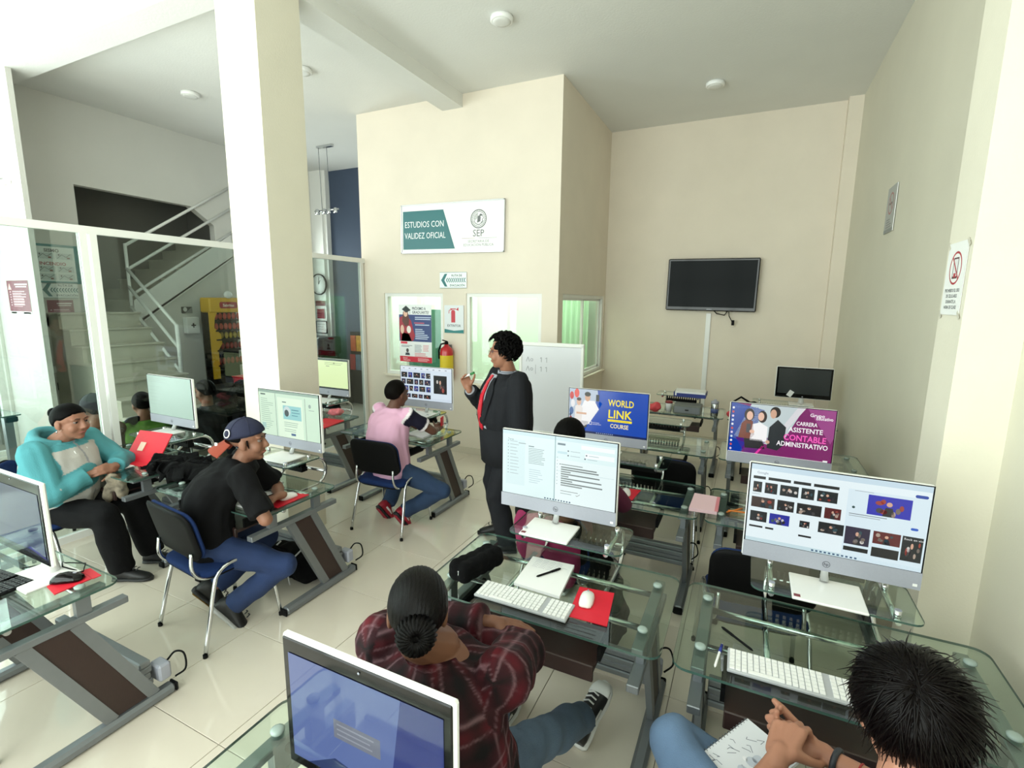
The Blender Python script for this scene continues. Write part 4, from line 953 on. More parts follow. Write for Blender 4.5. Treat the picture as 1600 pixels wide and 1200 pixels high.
def mouse(label, loc, rz, m=m_wplast, s=1.0):
    t = thing('mouse', label, 'mouse', loc, rz); rings = []
    for y, w, h in ((-.056, .012, .008), (-.05, .024, .018), (-.03, .030, .030), (0, .031, .034), (.03, .029, .028), (.048, .024, .018), (.056, .012, .008)):
        rings.append([(s*w*math.cos(a), s*y, max(.002, s*(.002+h*max(0, math.sin(a))))) if math.sin(a) >= 0 else (s*w*math.cos(a)*.92, s*y, .002) for a in [2*PI*k/16 for k in range(16)]])
    MB().loft(rings).obj('shell', m, t); MB().box((0, .028*s, .031*s), (.006*s, .014*s, .004*s), bev=.001).obj('wheel', m_silver, t)
    return t
def slab(name, label, cat, pts, z, th, m, part='sheet'):
    pts = np.array([p[:2] for p in pts]); c0 = pts.mean(0); t = thing(name, label, cat, (c0[0], c0[1], z))
    MB().prism([tuple(p-c0) for p in pts], 0, th).obj(part, m, t); return t
keyboard('white keyboard in front of the plaid shirt student', (-.775, 1.757, ZG), 0)
keyboard('white keyboard in front of the student with clasped hands', (.225, 1.765, ZG), .02)
keyboard('black keyboard with violet light strip', (-2.97, .83, ZG), .10, .42, .135, m_black, mat('black_key', (28, 28, 32), .5), (lambda: printmat('x', 0) and mat('violet_strip', (86, 70, 220), .3))())
t = slab('mouse_pad', 'red mouse pad beside the white keyboard of plaid shirt student', 'mouse pad', [(-.575, 1.745), (-.415, 1.752), (-.445, 1.985), (-.595, 1.965)], ZG, .004, m_red, 'pad')
mouse('white mouse on the red pad by the plaid shirt student', (-.535, 1.875, ZG+.004), .12)
nb = slab('notepad', 'white notepad with handwriting under a pen', 'notepad', [(-.865, 1.85), (-.645, 1.84), (-.67, 2.112), (-.88, 2.10)], ZG, .014, m_paper, 'pages')
hw = Canvas(.18, .10, None); [hw.line([(x, .09-.014*k), (x+.018, .09-.014*k+.004*random.random()), (x+.03, .088-.014*k)], .0012, (120, 120, 150)) for k in range(6) for x in np.arange(.0, .10+.05*random.random(), .034)]; place(hw.obj('handwriting', PAPER, nb, flat=False), (-.085, .02, .0145))
def pen(label, a, b, z, m, m2=None):
    a = np.array([*a, z+.005]); b = np.array([*b, z+.005]); t = thing('pen', label, 'pen', a); d = b-a
    MB().tube([(0, 0, 0), d*.06, d*.92, d], [.0015, .0045, .0045, .003], 8).obj('barrel', m, t); MB().tube([d*.62, d*.95], .0055, 8).obj('cap', m2 or m, t); return t
pen('dark pen lying on the white notepad', (-.79, 1.93), (-.715, 2.045), ZG+.014, m_black)
pen('blue and white pen left of the keyboard by clasped hands student', (-.02, 1.70), (-.003, 1.84), ZG, m_wplast, mat('blue_pen', (30, 44, 130), .3))
pen('black marker behind the keyboard of the clasped hands student', (.10, 1.85), (-.01, 1.945), ZG, m_black)
pen('thin grey stylus touching the white keyboard end', (.004, 1.69), (.0, 1.78), ZG, m_steel)
def soft(name, label, cat, loc, blobs, m, part, voxel=.008, noise=.0, seed=1, smooth=6):
    mb = MB()
    for b in blobs:
        if len(b) == 2: mb.ell(b[0], b[1])
        elif len(b) == 3: mb.ell(b[0], b[1], b[2])
        else: mb.rc(*b)
    t = thing(name, label, cat, loc); me = remesh(mb, voxel, smooth)
    if noise:
        n = len(me.vertices); co = np.zeros(n*3); me.vertices.foreach_get('co', co); co = co.reshape(-1, 3); r = np.random.default_rng(seed)
        for k in range(14):
            w = r.normal(size=3)*38; ph = r.random()*6.28; d = r.normal(size=3); co += noise*np.sin(co@w+ph)[:, None]*nrm(d)/3
        me.vertices.foreach_set('co', co.ravel()); me.update()
    o = bpy.data.objects.new(part, me); COL.objects.link(o); o.parent = t; me.materials.append(m)
    return t
def remesh(mb, voxel, smooth=4):
    me = mb.mesh('tmp'); ob = bpy.data.objects.new('tmp', me); COL.objects.link(ob)
    rm = ob.modifiers.new('r', 'REMESH'); rm.mode = 'VOXEL'; rm.voxel_size = voxel; rm.use_smooth_shade = True
    if smooth: sm = ob.modifiers.new('s', 'SMOOTH'); sm.factor = .5; sm.iterations = smooth
    dg = bpy.context.evaluated_depsgraph_get(); dg.update(); new = bpy.data.meshes.new_from_object(ob.evaluated_get(dg))
    bpy.data.objects.remove(ob); bpy.data.meshes.remove(me)
    new.polygons.foreach_set('use_smooth', [True]*len(new.polygons)); return new
m_cloth = mat('black_cloth', (6, 6, 7), .95, bump=.3, bscale=120, spec=.15)
pch = soft('pouch', 'black zipped pencil pouch at the desk corner', 'pouch', (-1.065, 1.87, ZG), [((sx*.022+.3*y, y, z), (.040, .045, .036)) for sx in (-1, 1) for y in (-.09, -.045, 0, .045, .09) for z in (.036, .062)], m_cloth, 'bag', .006, .004)
MB().box((-.02, -.125, .05), (.012, .006, .03)).obj('zip_pull', m_chrome, pch)
slab('mouse_pad', 'small red mouse pad behind the two document monitor', 'mouse pad', [(-.70, 3.03), (-.60, 3.06), (-.585, 3.26), (-.70, 3.24)], ZG, .004, m_red, 'pad'); mouse('white mouse on the red pad behind two document monitor', (-.66, 3.15, ZG+.004), .2)
pnb = slab('memo_pad', 'pink memo pad on the glass of the magenta career desk', 'notepad', [(-.256, 3.06), (-.097, 3.073), (-.094, 3.328), (-.25, 3.332)], ZG, .020, mat('pink_paper', (232, 196, 204), .8), 'pages')
MB().box((.072, .0, .0205), (.02, .25, .002)).obj('binding', mat('pink_binding', (214, 130, 140), .6), pnb)
pen('orange pencil lying on the magenta career desk', (-.047, 3.13), (.04, 3.235), ZG, mat('orange_pencil', (214, 120, 40), .5)); pen('short orange pencil crossing the longer one', (-.04, 3.15), (.06, 3.16), ZG+.006, mat('orange_pencil', (214, 120, 40), .5))
ph = thing('phone', 'black phone on the desk beside orange pencils', 'phone', (.09, 3.3, ZG)); MB().box((0, 0, .006), (.07, .14, .010), bev=.003).obj('body', m_gloss, ph); MB().box((0, 0, .0115), (.062, .125, .001)).obj('screen', m_black, ph)
slab('mouse_pad', 'red mouse pad on the desk of the man in cap', 'mouse pad', [(-2.66, 1.94), (-2.50, 1.955), (-2.50, 2.19), (-2.655, 2.15)], ZG, .004, m_red, 'pad'); mouse('white mouse on red pad of the man in cap', (-2.565, 2.09, ZG+.004), -.1)
slab('notebook', 'white notebook under the arms of the man in cap', 'notebook', [(-2.86, 1.86), (-2.66, 1.86), (-2.67, 2.12), (-2.87, 2.12)], ZG, .012, m_paper, 'pages')
pen('dark pen on the notebook of the man in cap', (-2.68, 2.02), (-2.66, 2.13), ZG+.013, m_black)
keyboard('white keyboard before the man in the cap', (-3.02, 2.20, ZG), 0)
# red folder standing open, papers and jacket
fo_ = thing('folder', 'red folder leaning upright on scattered papers', 'folder', (-4.14, 2.06, ZG), math.radians(8))
Rf = np.array([[1, 0, 0], [0, math.cos(.95), -math.sin(.95)], [0, math.sin(.95), math.cos(.95)]])
MB().box((0, .08, .105), (.34, .25, .008), R=Rf).obj('cover', m_red, fo_); MB().box((0, -.02, .004), (.34, .08, .006)).obj('back_flap', m_red, fo_)
MB().box((-.06, .074, .105), (.055, .07, .009), R=Rf).obj('sticker', mat('folder_label', (222, 190, 170), .6), fo_)
slab('paper', 'white paper sheet under the red folder', 'paper', [(-4.45, 2.03), (-4.24, 2.00), (-4.20, 2.27), (-4.42, 2.30)], ZG, .002, m_paper)
slab('paper', 'loose white paper in front of the red folder', 'paper', [(-4.30, 1.88), (-4.08, 1.86), (-4.09, 2.00), (-4.33, 2.03)], ZG+.003, .002, m_paper)
jb = [((random.uniform(-.24, .24), random.uniform(-.10, .10), random.uniform(.025, .05)), (random.uniform(.07, .12), random.uniform(.05, .09), random.uniform(.025, .055))) for _ in range(26)]
soft('jacket', 'black jacket heaped on the desk by the red folder', 'jacket', (-3.62, 2.10, ZG), jb, m_cloth, 'cloth', .008, .035, 3)
# row near the pink polo man
slab('cloth', 'red cloth on the desk behind the column', 'cloth', [(-3.98, 3.47), (-3.70, 3.47), (-3.76, 3.80), (-4.0, 3.78)], ZG, .010, m_red)
soft('crumpled_bag', 'pink crumpled bag on the desk behind the column', 'bag', (-4.02, 3.92, ZG), [((0, 0, .04), (.06, .05, .04)), ((.05, .02, .045), (.05, .05, .04)), ((-.04, .03, .03), (.05, .04, .03))], mat('pink_plastic', (226, 120, 130), .4, noise=.3, nscale=30), 'bag', .008, .015, 5)
slab('notebook', 'open white notebook before the man in pink polo', 'notebook', [(-2.86, 3.66), (-2.64, 3.64), (-2.62, 3.84), (-2.86, 3.86)], ZG, .012, m_paper, 'pages')
# things on the desk with black keyboard
slab('mouse_pad', 'red mouse pad under the black mouse', 'mouse pad', [(-2.74, .93), (-2.575, .905), (-2.58, 1.04), (-2.69, 1.05)], ZG, .004, m_red, 'pad'); slab('red_card', 'red card strip at the desk end behind the black mouse', 'card', [(-2.70, 1.052), (-2.575, 1.042), (-2.575, 1.075), (-2.69, 1.085)], ZG, .003, m_red)
mouse('black mouse with silver rim on the red pad', (-2.655, .985, ZG+.004), -.9, m_gloss, 1.1)
cc = thing('mouse_cable', 'black cables curling behind the black mouse', 'cable', (-2.72, 1.0, ZG)); MB().tube([(.0, 0, .006), (.05, .05, .01), (-.02, .09, .012), (-.1, .06, .01), (-.2, .0, .006), (-.24, -.06, .005)], .003, 6).tube([(.02, .04, .01), (-.06, .02, .02), (-.14, .05, .008)], .003, 6).obj('cord', m_black, cc)
# gym bag on the floor under the man in cap's desk
gb = soft('gym_bag', 'black gym bag with white print on the floor', 'bag', (-2.88, 2.36, 0), [((0, 0, .12), (.24, .14, .12)), ((-.14, 0, .11), (.13, .135, .11)), ((.14, 0, .11), (.13, .135, .11))], m_cloth, 'bag', .012, .008, 8)
gl = Canvas(.2, .1, None); gl.text('lleca', .02, .02, .06, (235, 235, 235)); gl.line([(.03, .08), (.10, .095), (.16, .085)], .006, (235, 235, 235)); o = gl.obj('print', PAPER, gb); place(o, (-.02, -.143, .10))
for x in (-.13, .10): MB().tube([(x, -.132, .02), (x, -.145, .10), (x, -.12, .19), (x, 0, .235)], .006, 6).obj('piping', mat('white_piping', (210, 210, 210), .6), gb)
MB().tube([(-.08, -.08, .21), (-.06, -.12, .27), (.06, -.12, .27), (.08, -.08, .21)], .012, 6).obj('handle', m_cloth, gb)
# far desks
tr = thing('paper_tray', 'blue letter tray of papers under the television', 'tray', (-.60, 6.28, .893))
MB().box((0, 0, .012), (.36, .26, .012)).box((-.178, 0, .035), (.006, .26, .05)).box((.178, 0, .035), (.006, .26, .05)).box((0, -.128, .03), (.36, .006, .04)).obj('tray', mat('tray_blue', (36, 52, 128), .4), tr); MB().box((.0, .0, .045), (.34, .25, .05), rz=.04).obj('papers', m_paper, tr)
bx = thing('grey_box', 'grey drawer box under the blue letter tray', 'box', (-.59, 5.98, ZG)); MB().box((0, 0, .05), (.30, .22, .10), bev=.006).obj('body', mat('grey_box_plastic', (112, 116, 110), .4), bx); MB().box((0, -.113, .05), (.27, .004, .07)).obj('drawer_front', m_steel, bx); MB().box((0, -.118, .05), (.04, .01, .012)).obj('handle', m_black, bx)
cu = thing('paper_cup', 'white paper cup with maroon lid by the grey box', 'cup', (-.80, 5.95, ZG)); MB().lathe([(.03, 0), (.04, .10), (.04, .105)]).obj('cup', m_paper, cu); MB().lathe([(.043, .10), (.043, .118), (.036, .125)]).obj('lid', mat('maroon_lid', (130, 40, 44), .4), cu)
soft('red_bag', 'red folded bag on the desk beside the paper cup', 'bag', (-.99, 5.92, ZG), [((0, 0, .04), (.10, .06, .04)), ((.06, 0, .05), (.05, .05, .05))], mat('coral_cloth', (206, 70, 78), .7), 'bag', .01, .01, 4)
mg = thing('thermos_mug', 'grey steel mug with blue band on the far desk', 'mug', (-.30, 5.92, ZG)); MB().lathe([(.036, 0), (.04, .01), (.04, .14), (.036, .15)]).obj('body', m_chrome, mg); MB().lathe([(.0405, .04), (.0405, .09)]).obj('band', mat('blue_band', (70, 84, 130), .4), mg); MB().lathe([(.041, .145), (.041, .17), (.02, .178), (.012, .195)]).obj('lid', m_silver, mg)
soft('handbag', 'black handbag with looped straps on the far desk', 'handbag', (.02, 6.1, ZG), [((0, 0, .08), (.16, .07, .08)), ((.05, 0, .10), (.12, .06, .08))], m_cloth, 'bag', .01, .01, 6)
hb = bpy.data.objects[[o.name for o in bpy.data.objects if o.name.startswith('handbag')][-1]]; MB().tube([(-.12, -.05, .06), (-.13, -.06, .17), (-.06, -.06, .225), (.03, -.05, .17), (.05, -.05, .12)], .012, 8).obj('strap', m_cloth, hb)
soft('pink_bag', 'pink bag in front of the black handbag', 'bag', (-.10, 5.93, ZG), [((0, 0, .04), (.07, .05, .045))], mat('coral_cloth', (206, 70, 78), .7), 'bag', .01, .008, 9)
# magenta jacket over the chair beyond the two document monitor
mj = [((0, -.26, .70), (.20, .045, .15)), ((.14, -.25, .62), (.08, .05, .2)), ((-.16, -.25, .66), (.07, .05, .16))]
t = soft('magenta_jacket', 'magenta jacket draped over the chair behind monitor base', 'jacket', (-.90, 2.72, 0), mj, mat('magenta_cloth', (128, 22, 70), .85, noise=.1), 'cloth', .012, .012, 12); t.rotation_euler = (0, 0, math.radians(-12))
t = soft('black_shawl', 'black shawl hanging from the chair beside magenta jacket', 'shawl', (-.90, 2.72, 0), [((.26, -.1, .5), (.05, .12, .12)), ((.30, -.06, .30), (.06, .14, .22)), ((.31, -.02, .16), (.08, .16, .14))], m_cloth, 'cloth', .012, .015, 13); t.rotation_euler = (0, 0, math.radians(-12))
# ================================================================== people
def ik(s, w, pole, l1, l2):
    s = np.array(s, float); w = np.array(w, float); d = w-s; D = np.linalg.norm(d)
    if D > (l1+l2)*.999: w = s+d/D*(l1+l2)*.999; d = w-s; D = np.linalg.norm(d)
    D = max(D, abs(l1-l2)+.02)
    a = (l1*l1-l2*l2+D*D)/(2*D); h = math.sqrt(max(0, l1*l1-a*a)); u = nrm(d); p = np.array(pole, float)-s; p = p-u*np.dot(p, u)
    return s+u*a+nrm(p)*h, w
def rotm(axis, ang):
    a = nrm(axis); K = np.array([[0, -a[2], a[1]], [a[2], 0, -a[0]], [-a[1], a[0], 0]]); return np.eye(3)+math.sin(ang)*K+(1-math.cos(ang))*K@K
def ring_at(c, u, v, a, b, n=20, front=0.0, e=2.3):
    out = []
    for j in range(n):
        t = 2*PI*j/n; cs, sn = math.cos(t), math.sin(t)
        x = a*np.sign(cs)*abs(cs)**(2/e); y = b*np.sign(sn)*abs(sn)**(2/e)
        if sn > 0: y *= 1+front
        out.append(c+u*x+v*y)
    return out
m_skinT = {}
def skin(tone):
    k = 'skin_%d_%d_%d' % tone; return mat(k, tone, .5, noise=.05, nscale=18, bump=.05, bscale=160, spec=.35)
def inkcloth(name, rough=.85, bump=.25, bscale=250):
    if name in MATS: return MATS[name]
    m = printmat(name, 0, rough); nt = m.node_tree; b = nt.nodes['Principled BSDF']
    tc = nt.nodes.new('ShaderNodeTexCoord'); n2 = nt.nodes.new('ShaderNodeTexNoise'); n2.inputs['Scale'].default_value = bscale; nt.links.new(tc.outputs['Object'], n2.inputs[0])
    bp = nt.nodes.new('ShaderNodeBump'); bp.inputs['Strength'].default_value = bump; bp.inputs['Distance'].default_value = .004; nt.links.new(n2.outputs[0], bp.inputs['Height']); nt.links.new(bp.outputs[0], b.inputs['Normal'])
    b.inputs['Specular IOR Level'].default_value = .2
    return m
def verts(me):
    co = np.zeros(len(me.vertices)*3); me.vertices.foreach_get('co', co); return co.reshape(-1, 3)
def ink(me, cols):
    at = me.color_attributes.new('Ink', 'FLOAT_COLOR', 'POINT'); b = np.ones((len(me.vertices), 4), np.float32); b[:, :3] = cols; at.data.foreach_set('color', b.ravel())
def folds(me, amp, seed, scale=22, stretch=(1, 1, .55)):
    co = verts(me); r = np.random.default_rng(seed); no = np.zeros(len(co)*3); me.vertices.foreach_get('normal', no); no = no.reshape(-1, 3); d = np.zeros(len(co))
    for k in range(9):
        w = r.normal(size=3)*scale*np.array(stretch)*(1+.5*r.random()); ph = r.random()*6.28; d += np.sin(co@w+ph+1.2*np.sin(co@(r.normal(size=3)*9)))
    co += no*(amp*d/3)[:, None]; me.vertices.foreach_set('co', co.ravel()); me.update()
def hand(mb, wrist, df, pn, side, curl=.5, s=1.0, thumb=.35, spread=1.0, curls=None, ja=(.75, 1.0, .7), tv=None):
    df = nrm(df); pn = nrm(np.asarray(pn)-df*np.dot(pn, df)); sd = np.cross(df, pn); sd = sd if np.dot(sd, side) > 0 else -sd
    w = np.asarray(wrist, float); tips = []
    mb.rc(w-df*.02, .026*s, w+df*.015, .026*s)
    for k, (o, L, rr_) in enumerate(((.031, .076, .0098), (.010, .084, .0100), (-.011, .078, .0096), (-.030, .060, .0085))):
        kn = w+df*(.092-.006*abs(k-1))*s+sd*o*s; mb.rc(w+df*.012*s+sd*o*.62*s, .0165*s, kn, .0125*s)
        d = nrm(df+sd*(o*1.6*spread)); p = kn; c_ = curls[k] if curls else curl
        for q, fr in enumerate((.46, .31, .25)):
            a = c_*ja[q]; ax = np.cross(d, pn); d = nrm(rotm(ax, a)@d); pn_ = pn
            nx = p+d*L*fr*s; mb.rc(p, rr_*s*(1-.06*q), nx, rr_*s*(.94-.08*q), 10); p = nx
            pn = nrm(pn-d*np.dot(pn, d)) if q == 99 else pn
        tips.append(p)
    b = w+df*.025*s+sd*.026*s; d = nrm(df*.62+sd*.72+pn*thumb) if tv is None else nrm(tv); q = b+d*.045*s; mb.rc(b, .0165*s, q, .012*s); d = nrm(d+df*.5+pn*thumb*.6); q2 = q+d*.032*s; mb.rc(q, .012*s, q2, .0105*s); d = nrm(d+df*.3); mb.rc(q2, .0108*s, q2+d*.024*s, .0085*s)
    return tips
def head_axes(hf, tilt=(0, 0, 1)):
    y = nrm(hf); z = np.asarray(tilt, float); z = nrm(z-y*np.dot(z, y)); x = np.cross(y, z); return np.array([x, y, z])
def build_head(mb, c, A, s=1.0, chub=1.0, ears=True):
    P = lambda x, y, z: c+s*(np.array([x*chub, y, z])@A)
    E = lambda p, r: mb.ell(P(*p), np.array(r)*s*np.array([chub, 1, 1]), A, 18, 12)
    E((0, -.012, .035), (.076, .096, .084)); E((0, .022, -.03), (.062, .074, .090)); E((0, .03, -.078), (.048, .052, .036)); E((0, .060, -.098), (.026, .026, .020))
    for q in (-1, 1):
        E((q*.036, .058, -.032), (.028, .032, .034)); E((q*.03, .078, .030), (.028, .016, .010))
        if ears: E((q*.077, -.006, -.008), (.010, .022, .034)); E((q*.075, .0, -.03), (.009, .014, .014))
        E((q*.010, .098, -.032), (.010, .012, .009))
    mb.rc(P(0, .088, .018), .009*s, P(0, .109, -.026), .0135*s, 10)
    E((0, .086, -.060), (.022, .012, .007)); E((0, .084, -.071), (.020, .012, .007)); E((0, .083, -.048), (.02, .012, .012))
def face_parts(t, c, A, s=1.0, chub=1.0, brow=(30, 22, 20), lip=(150, 82, 76), lids=True, toneb=None):
    P = lambda x, y, z: c+s*(np.array([x*chub, y, z])@A)
    for q in (-1, 1):
        e = MB().ell(P(q*.031, .076, .010), (.0135*s, .0125*s, .0105*s), A, 14, 9).obj('eye', mat('eye_white', (122, 112, 106), .6, spec=.1), t)
        MB().ell(P(q*.031, .0845, .010), (.0075*s, .0050*s, .0075*s), A, 12, 8).obj('iris', mat('iris', (34, 22, 18), .15), e)
        MB().tube([P(q*.014, .0925, .030), P(q*.032, .0925, .036), P(q*.052, .081, .030)], [.0035*s, .0048*s, .0025*s], 6, flat=.6).obj('eyebrow', mat('brow', brow, .8), t)
        MB().tube([P(q*.016, .0865, .016), P(q*.031, .0905, .0205), P(q*.046, .081, .016)], [.002*s, .0034*s, .002*s], 6).obj('eyelid', skin(toneb) if toneb else mat('brow', brow), t)
    MB().tube([P(-.022, .086, -.066), P(-.008, .0965, -.0625), P(0, .097, -.064), P(.008, .0965, -.0625), P(.022, .086, -.066)], [.002*s, .0048*s, .0045*s, .0048*s, .002*s], 6).obj('lips', mat('lips', lip, .45), t)
def hair_mesh(c, A, s, fn, R=(.088, .110, .098), off=(0, -.014, .034), n=72, m=48, strand=0.0, sf=60, chub=1.0, seed=0):
    """fn(x,y,z) -> 0..1 hair cover on the unit sphere of the skull"""
    vs = []; r = np.random.default_rng(seed); ph = r.random(8)*6.28
    for i in range(m+1):
        p = -PI/2+PI*i/m
        for j in range(n):
            a = 2*PI*j/n; d = np.array([math.cos(p)*math.cos(a), math.cos(p)*math.sin(a), math.sin(p)]); k = fn(*d)
            k = max(0., min(1., k)); rad = .80+.20*k
            if strand and k > .3: rad += strand*(math.sin(sf*d[0]*.5+ph[0]+3*math.sin(5*d[1]+ph[1]))+.6*math.sin(sf*.9*d[0]+ph[2]+2*math.sin(7*d[2])))*.5
            q = (d*np.array(R)*np.array([chub, 1, 1])*rad+np.array(off))*s; vs.append(c+q@A)
    fs = [(i*n+j, i*n+(j+1) % n, (i+1)*n+(j+1) % n, (i+1)*n+j) for i in range(m) for j in range(n)]
    return MB().add(vs, fs, 0, True)
def hairmat(name, c, rough=.45): return mat(name, tuple(int(v*.32) for v in c), rough+.12, noise=.25, nscale=9, bump=.3, bscale=35, stretch=(14, 3, 3), spec=.07)
def locks(mb, c, A, s, n, fn, L=.05, R=(.088, .110, .098), off=(0, -.014, .034), seed=1, flow=(0, -.3, -1.0), r=.006, jitter=.35, lift=.2):
    rg = np.random.default_rng(seed); k = 0
    while k < n:
        d = nrm(rg.normal(size=3))
        if fn(*d) < .6: continue
        k += 1; base = d*np.array(R)*.97+np.array(off); nn = nrm(d/np.array(R)); fl = np.array(flow)+rg.normal(size=3)*jitter; fl = fl-nn*np.dot(fl, nn); fl = nrm(fl); ll = L*(.6+.8*rg.random()); pts = []
        for q in range(5):
            t = q/4; pts.append(c+s*((base+fl*ll*t+nn*(.004+lift*ll*math.sin(t*2.2)*.5)-nn*ll*ll*t*t*4.5)@A))
        mb.tube(pts, [r*.7*s, r*s, r*.9*s, r*.6*s, r*.15*s], 5)
def shoe(t, ankle, d, up=(0, 0, 1), upper=(20, 20, 22), sole=(220, 220, 220), s=1.0, accent=None, sole_under=None):
    d = nrm(d); u = nrm(np.asarray(up)-d*np.dot(up, d)); w = np.cross(d, u); a = np.asarray(ankle, float)-u*.085*s
    def sec(x, hw, h0, h1, n=14): return [a+d*x*s+w*(hw*s*math.cos(2*PI*k/n))+u*s*((h0+h1)/2+(h1-h0)/2*math.sin(2*PI*k/n)) for k in range(n)]
    so = MB(); so.loft([sec(x, hw, -.006, .024) for x, hw in ((-.075, .018), (-.068, .032), (-.03, .036), (.04, .035), (.11, .046), (.16, .044), (.188, .030), (.197, .012))])
    up_ = MB(); up_.loft([sec(x, hw, .010, h) for x, hw, h in ((-.070, .022, .06), (-.055, .034, .105), (-.02, .036, .115), (.02, .036, .105), (.06, .039, .080), (.11, .043, .060), (.155, .040, .046), (.182, .026, .034))])
    o = up_.obj('shoe', mat('shoe_%d_%d_%d' % upper, upper, .5, bump=.1), t)
    so.obj('sole', mat('sole_%d_%d_%d' % sole, sole, .6), o)
    if sole_under: MB().loft([sec(x, hw, -.012, -.002) for x, hw in ((-.06, .025), (.04, .028), (.11, .037), (.17, .026))]).obj('tread', mat('tread_%d_%d_%d' % sole_under, sole_under, .7, noise=.3, nscale=40), o)
    lc = MB()
    for k in range(4):
        x = .035+.022*k; z = .108-.30*(x-.02) ; lc.tube([a+d*x*s+w*.022*s+u*z*s, a+d*(x+.004)*s+u*(z+.010)*s, a+d*x*s-w*.022*s+u*z*s], .0035*s, 5)
    lc.obj('laces', mat('laces_%s' % ('w' if accent else 'k'), (230, 230, 230) if accent else (60, 60, 62), .8), o)
    if accent:
        MB().loft([sec(x, hw+.0015, h0, h1) for x, hw, h0, h1 in ((-.02, .037, .035, .075), (.03, .038, .035, .07), (.07, .041, .03, .06))]).obj('side_stripe', mat('accent_%d_%d_%d' % accent, accent, .5), o)
        MB().loft([sec(x, hw+.001, .022, h) for x, hw, h in ((.125, .043, .056), (.158, .040, .0475), (.184, .026, .036))]).obj('toe_cap', mat('accent_%d_%d_%d' % accent, accent, .5), o)
    return o
class Person:
    def __init__(s, label, hip, sh, head, f, hf, arms, legs, tone=(176, 122, 94), sw=.19, gw=.155, gd=.115, hw=.165, hd=.125, fh=None, up=(0, 0, 1), belly=.1, vox=.008, hs=1.0, chub=1.0, bend=.02, l1=.29, l2=.25, t1=.43, t2=.42, girth=1.0, hands=None, ears=True, origin=None):
        s.__dict__.update(locals()); A = np.array
        s.hip, s.sh, s.head = A(hip, float), A(sh, float), A(head, float); s.f = nrm(A([*f, 0.] if len(f) == 2 else f)); s.fh = nrm(A([*(fh or f), 0.])[:3])
        s.rs = nrm(np.cross(s.f, [0, 0, 1])); s.rh = nrm(np.cross(s.fh, [0, 0, 1])); s.A = head_axes(hf, up)
        s.root = thing('person', label, 'person', (s.hip[0], s.hip[1], 0)); s.org = A([s.hip[0], s.hip[1], 0.])
        s.S = {}; s.E = {}; s.Wr = {}; s.H = {}; s.K = {}; s.An = {}
        for q, k in ((-1, 'L'), (1, 'R')):
            s.S[k] = s.sh+s.rs*q*sw-A([0, 0, .015]); w, pole = arms[k]; s.E[k], s.Wr[k] = ik(s.S[k], w, pole, l1, l2)
            s.H[k] = s.hip+s.rh*q*.095; kn, an = legs[k]; s.K[k], s.An[k] = ik(s.H[k], an, kn, t1, t2)
    def loc(s, mb): mb.v = [tuple(np.array(v)-s.org) for v in mb.v]; return mb
    def add(s, me, name, m):
        o = bpy.data.objects.new(name, me); COL.objects.link(o); o.parent = s.root; me.materials.append(m); return o
    def rings(s, ts, e):
        up = s.sh-s.hip; L = np.linalg.norm(up); out = []
        for t, w, d, fr in ts:
            tt = min(max(t, 0), 1); r = nrm(s.rh*(1-tt)+s.rs*tt); u = nrm(up); fw = nrm(np.cross(u, r)); c = s.hip+up*t+fw*(-s.bend*math.sin(PI*tt)*2)
            out.append(ring_at(c, r, fw, w+e, d+e, 22, fr))
        return out
    def stations(s, lo=-.16, hi=1.04):
        T = [(-.16, s.hw*.8, s.hd*.85, 0), (-.06, s.hw, s.hd, 0), (.10, s.hw*1.0, s.hd, s.belly*.5), (.32, s.gw, s.gd, s.belly), (.52, s.gw*1.02, s.gd*1.0, s.belly*.8), (.74, s.sw*.93, s.gd*.98, s.belly*.4), (.90, s.sw*.98, s.gd*.86, 0), (.98, s.sw*.82, s.gd*.66, 0), (1.05, s.sw*.46, s.gd*.52, 0)]
        return [x for x in T if lo <= x[0] <= hi+.02]
    def body(s, e=-.016):
        mb = MB(); g = s.girth; mb.loft(s.rings(s.stations(-.1, 1.05), e))
        nb = s.sh+np.array([0, 0, .02]); nk = s.head+(np.array([0, -.018, -.075])*s.hs)@s.A; mb.rc(nb, .060*g, nk, .050*s.hs)
        build_head(mb, s.head, s.A, s.hs, s.chub, s.ears)
        for k in 'LR':
            mb.rc(s.S[k], .050*g, s.E[k], .038*g); mb.rc(s.E[k], .039*g, s.Wr[k], .026); mb.rc(s.E[k]*.7+s.Wr[k]*.3, .040*g, s.Wr[k], .025)
            d = s.Wr[k]-s.E[k]; hd_ = (s.hands or {}).get(k, {}); df = hd_.get('d', nrm(d)); pn = hd_.get('p', (0, 0, -1)); side = hd_.get('s', -s.rs if k == 'R' else s.rs)
            hand(mb, s.Wr[k]+nrm(d)*.02, df, pn, side, hd_.get('c', .35), hd_.get('z', .95), hd_.get('t', .35), curls=hd_.get('cs'), ja=hd_.get('ja', (.75, 1.0, .7)), tv=hd_.get('tv'))
            mb.rc(s.H[k], .078, s.K[k], .05); mb.rc(s.K[k], .05, s.An[k], .034)
        return s.add(remesh(s.loc(mb), s.vox, 3), 'body', skin(s.tone))
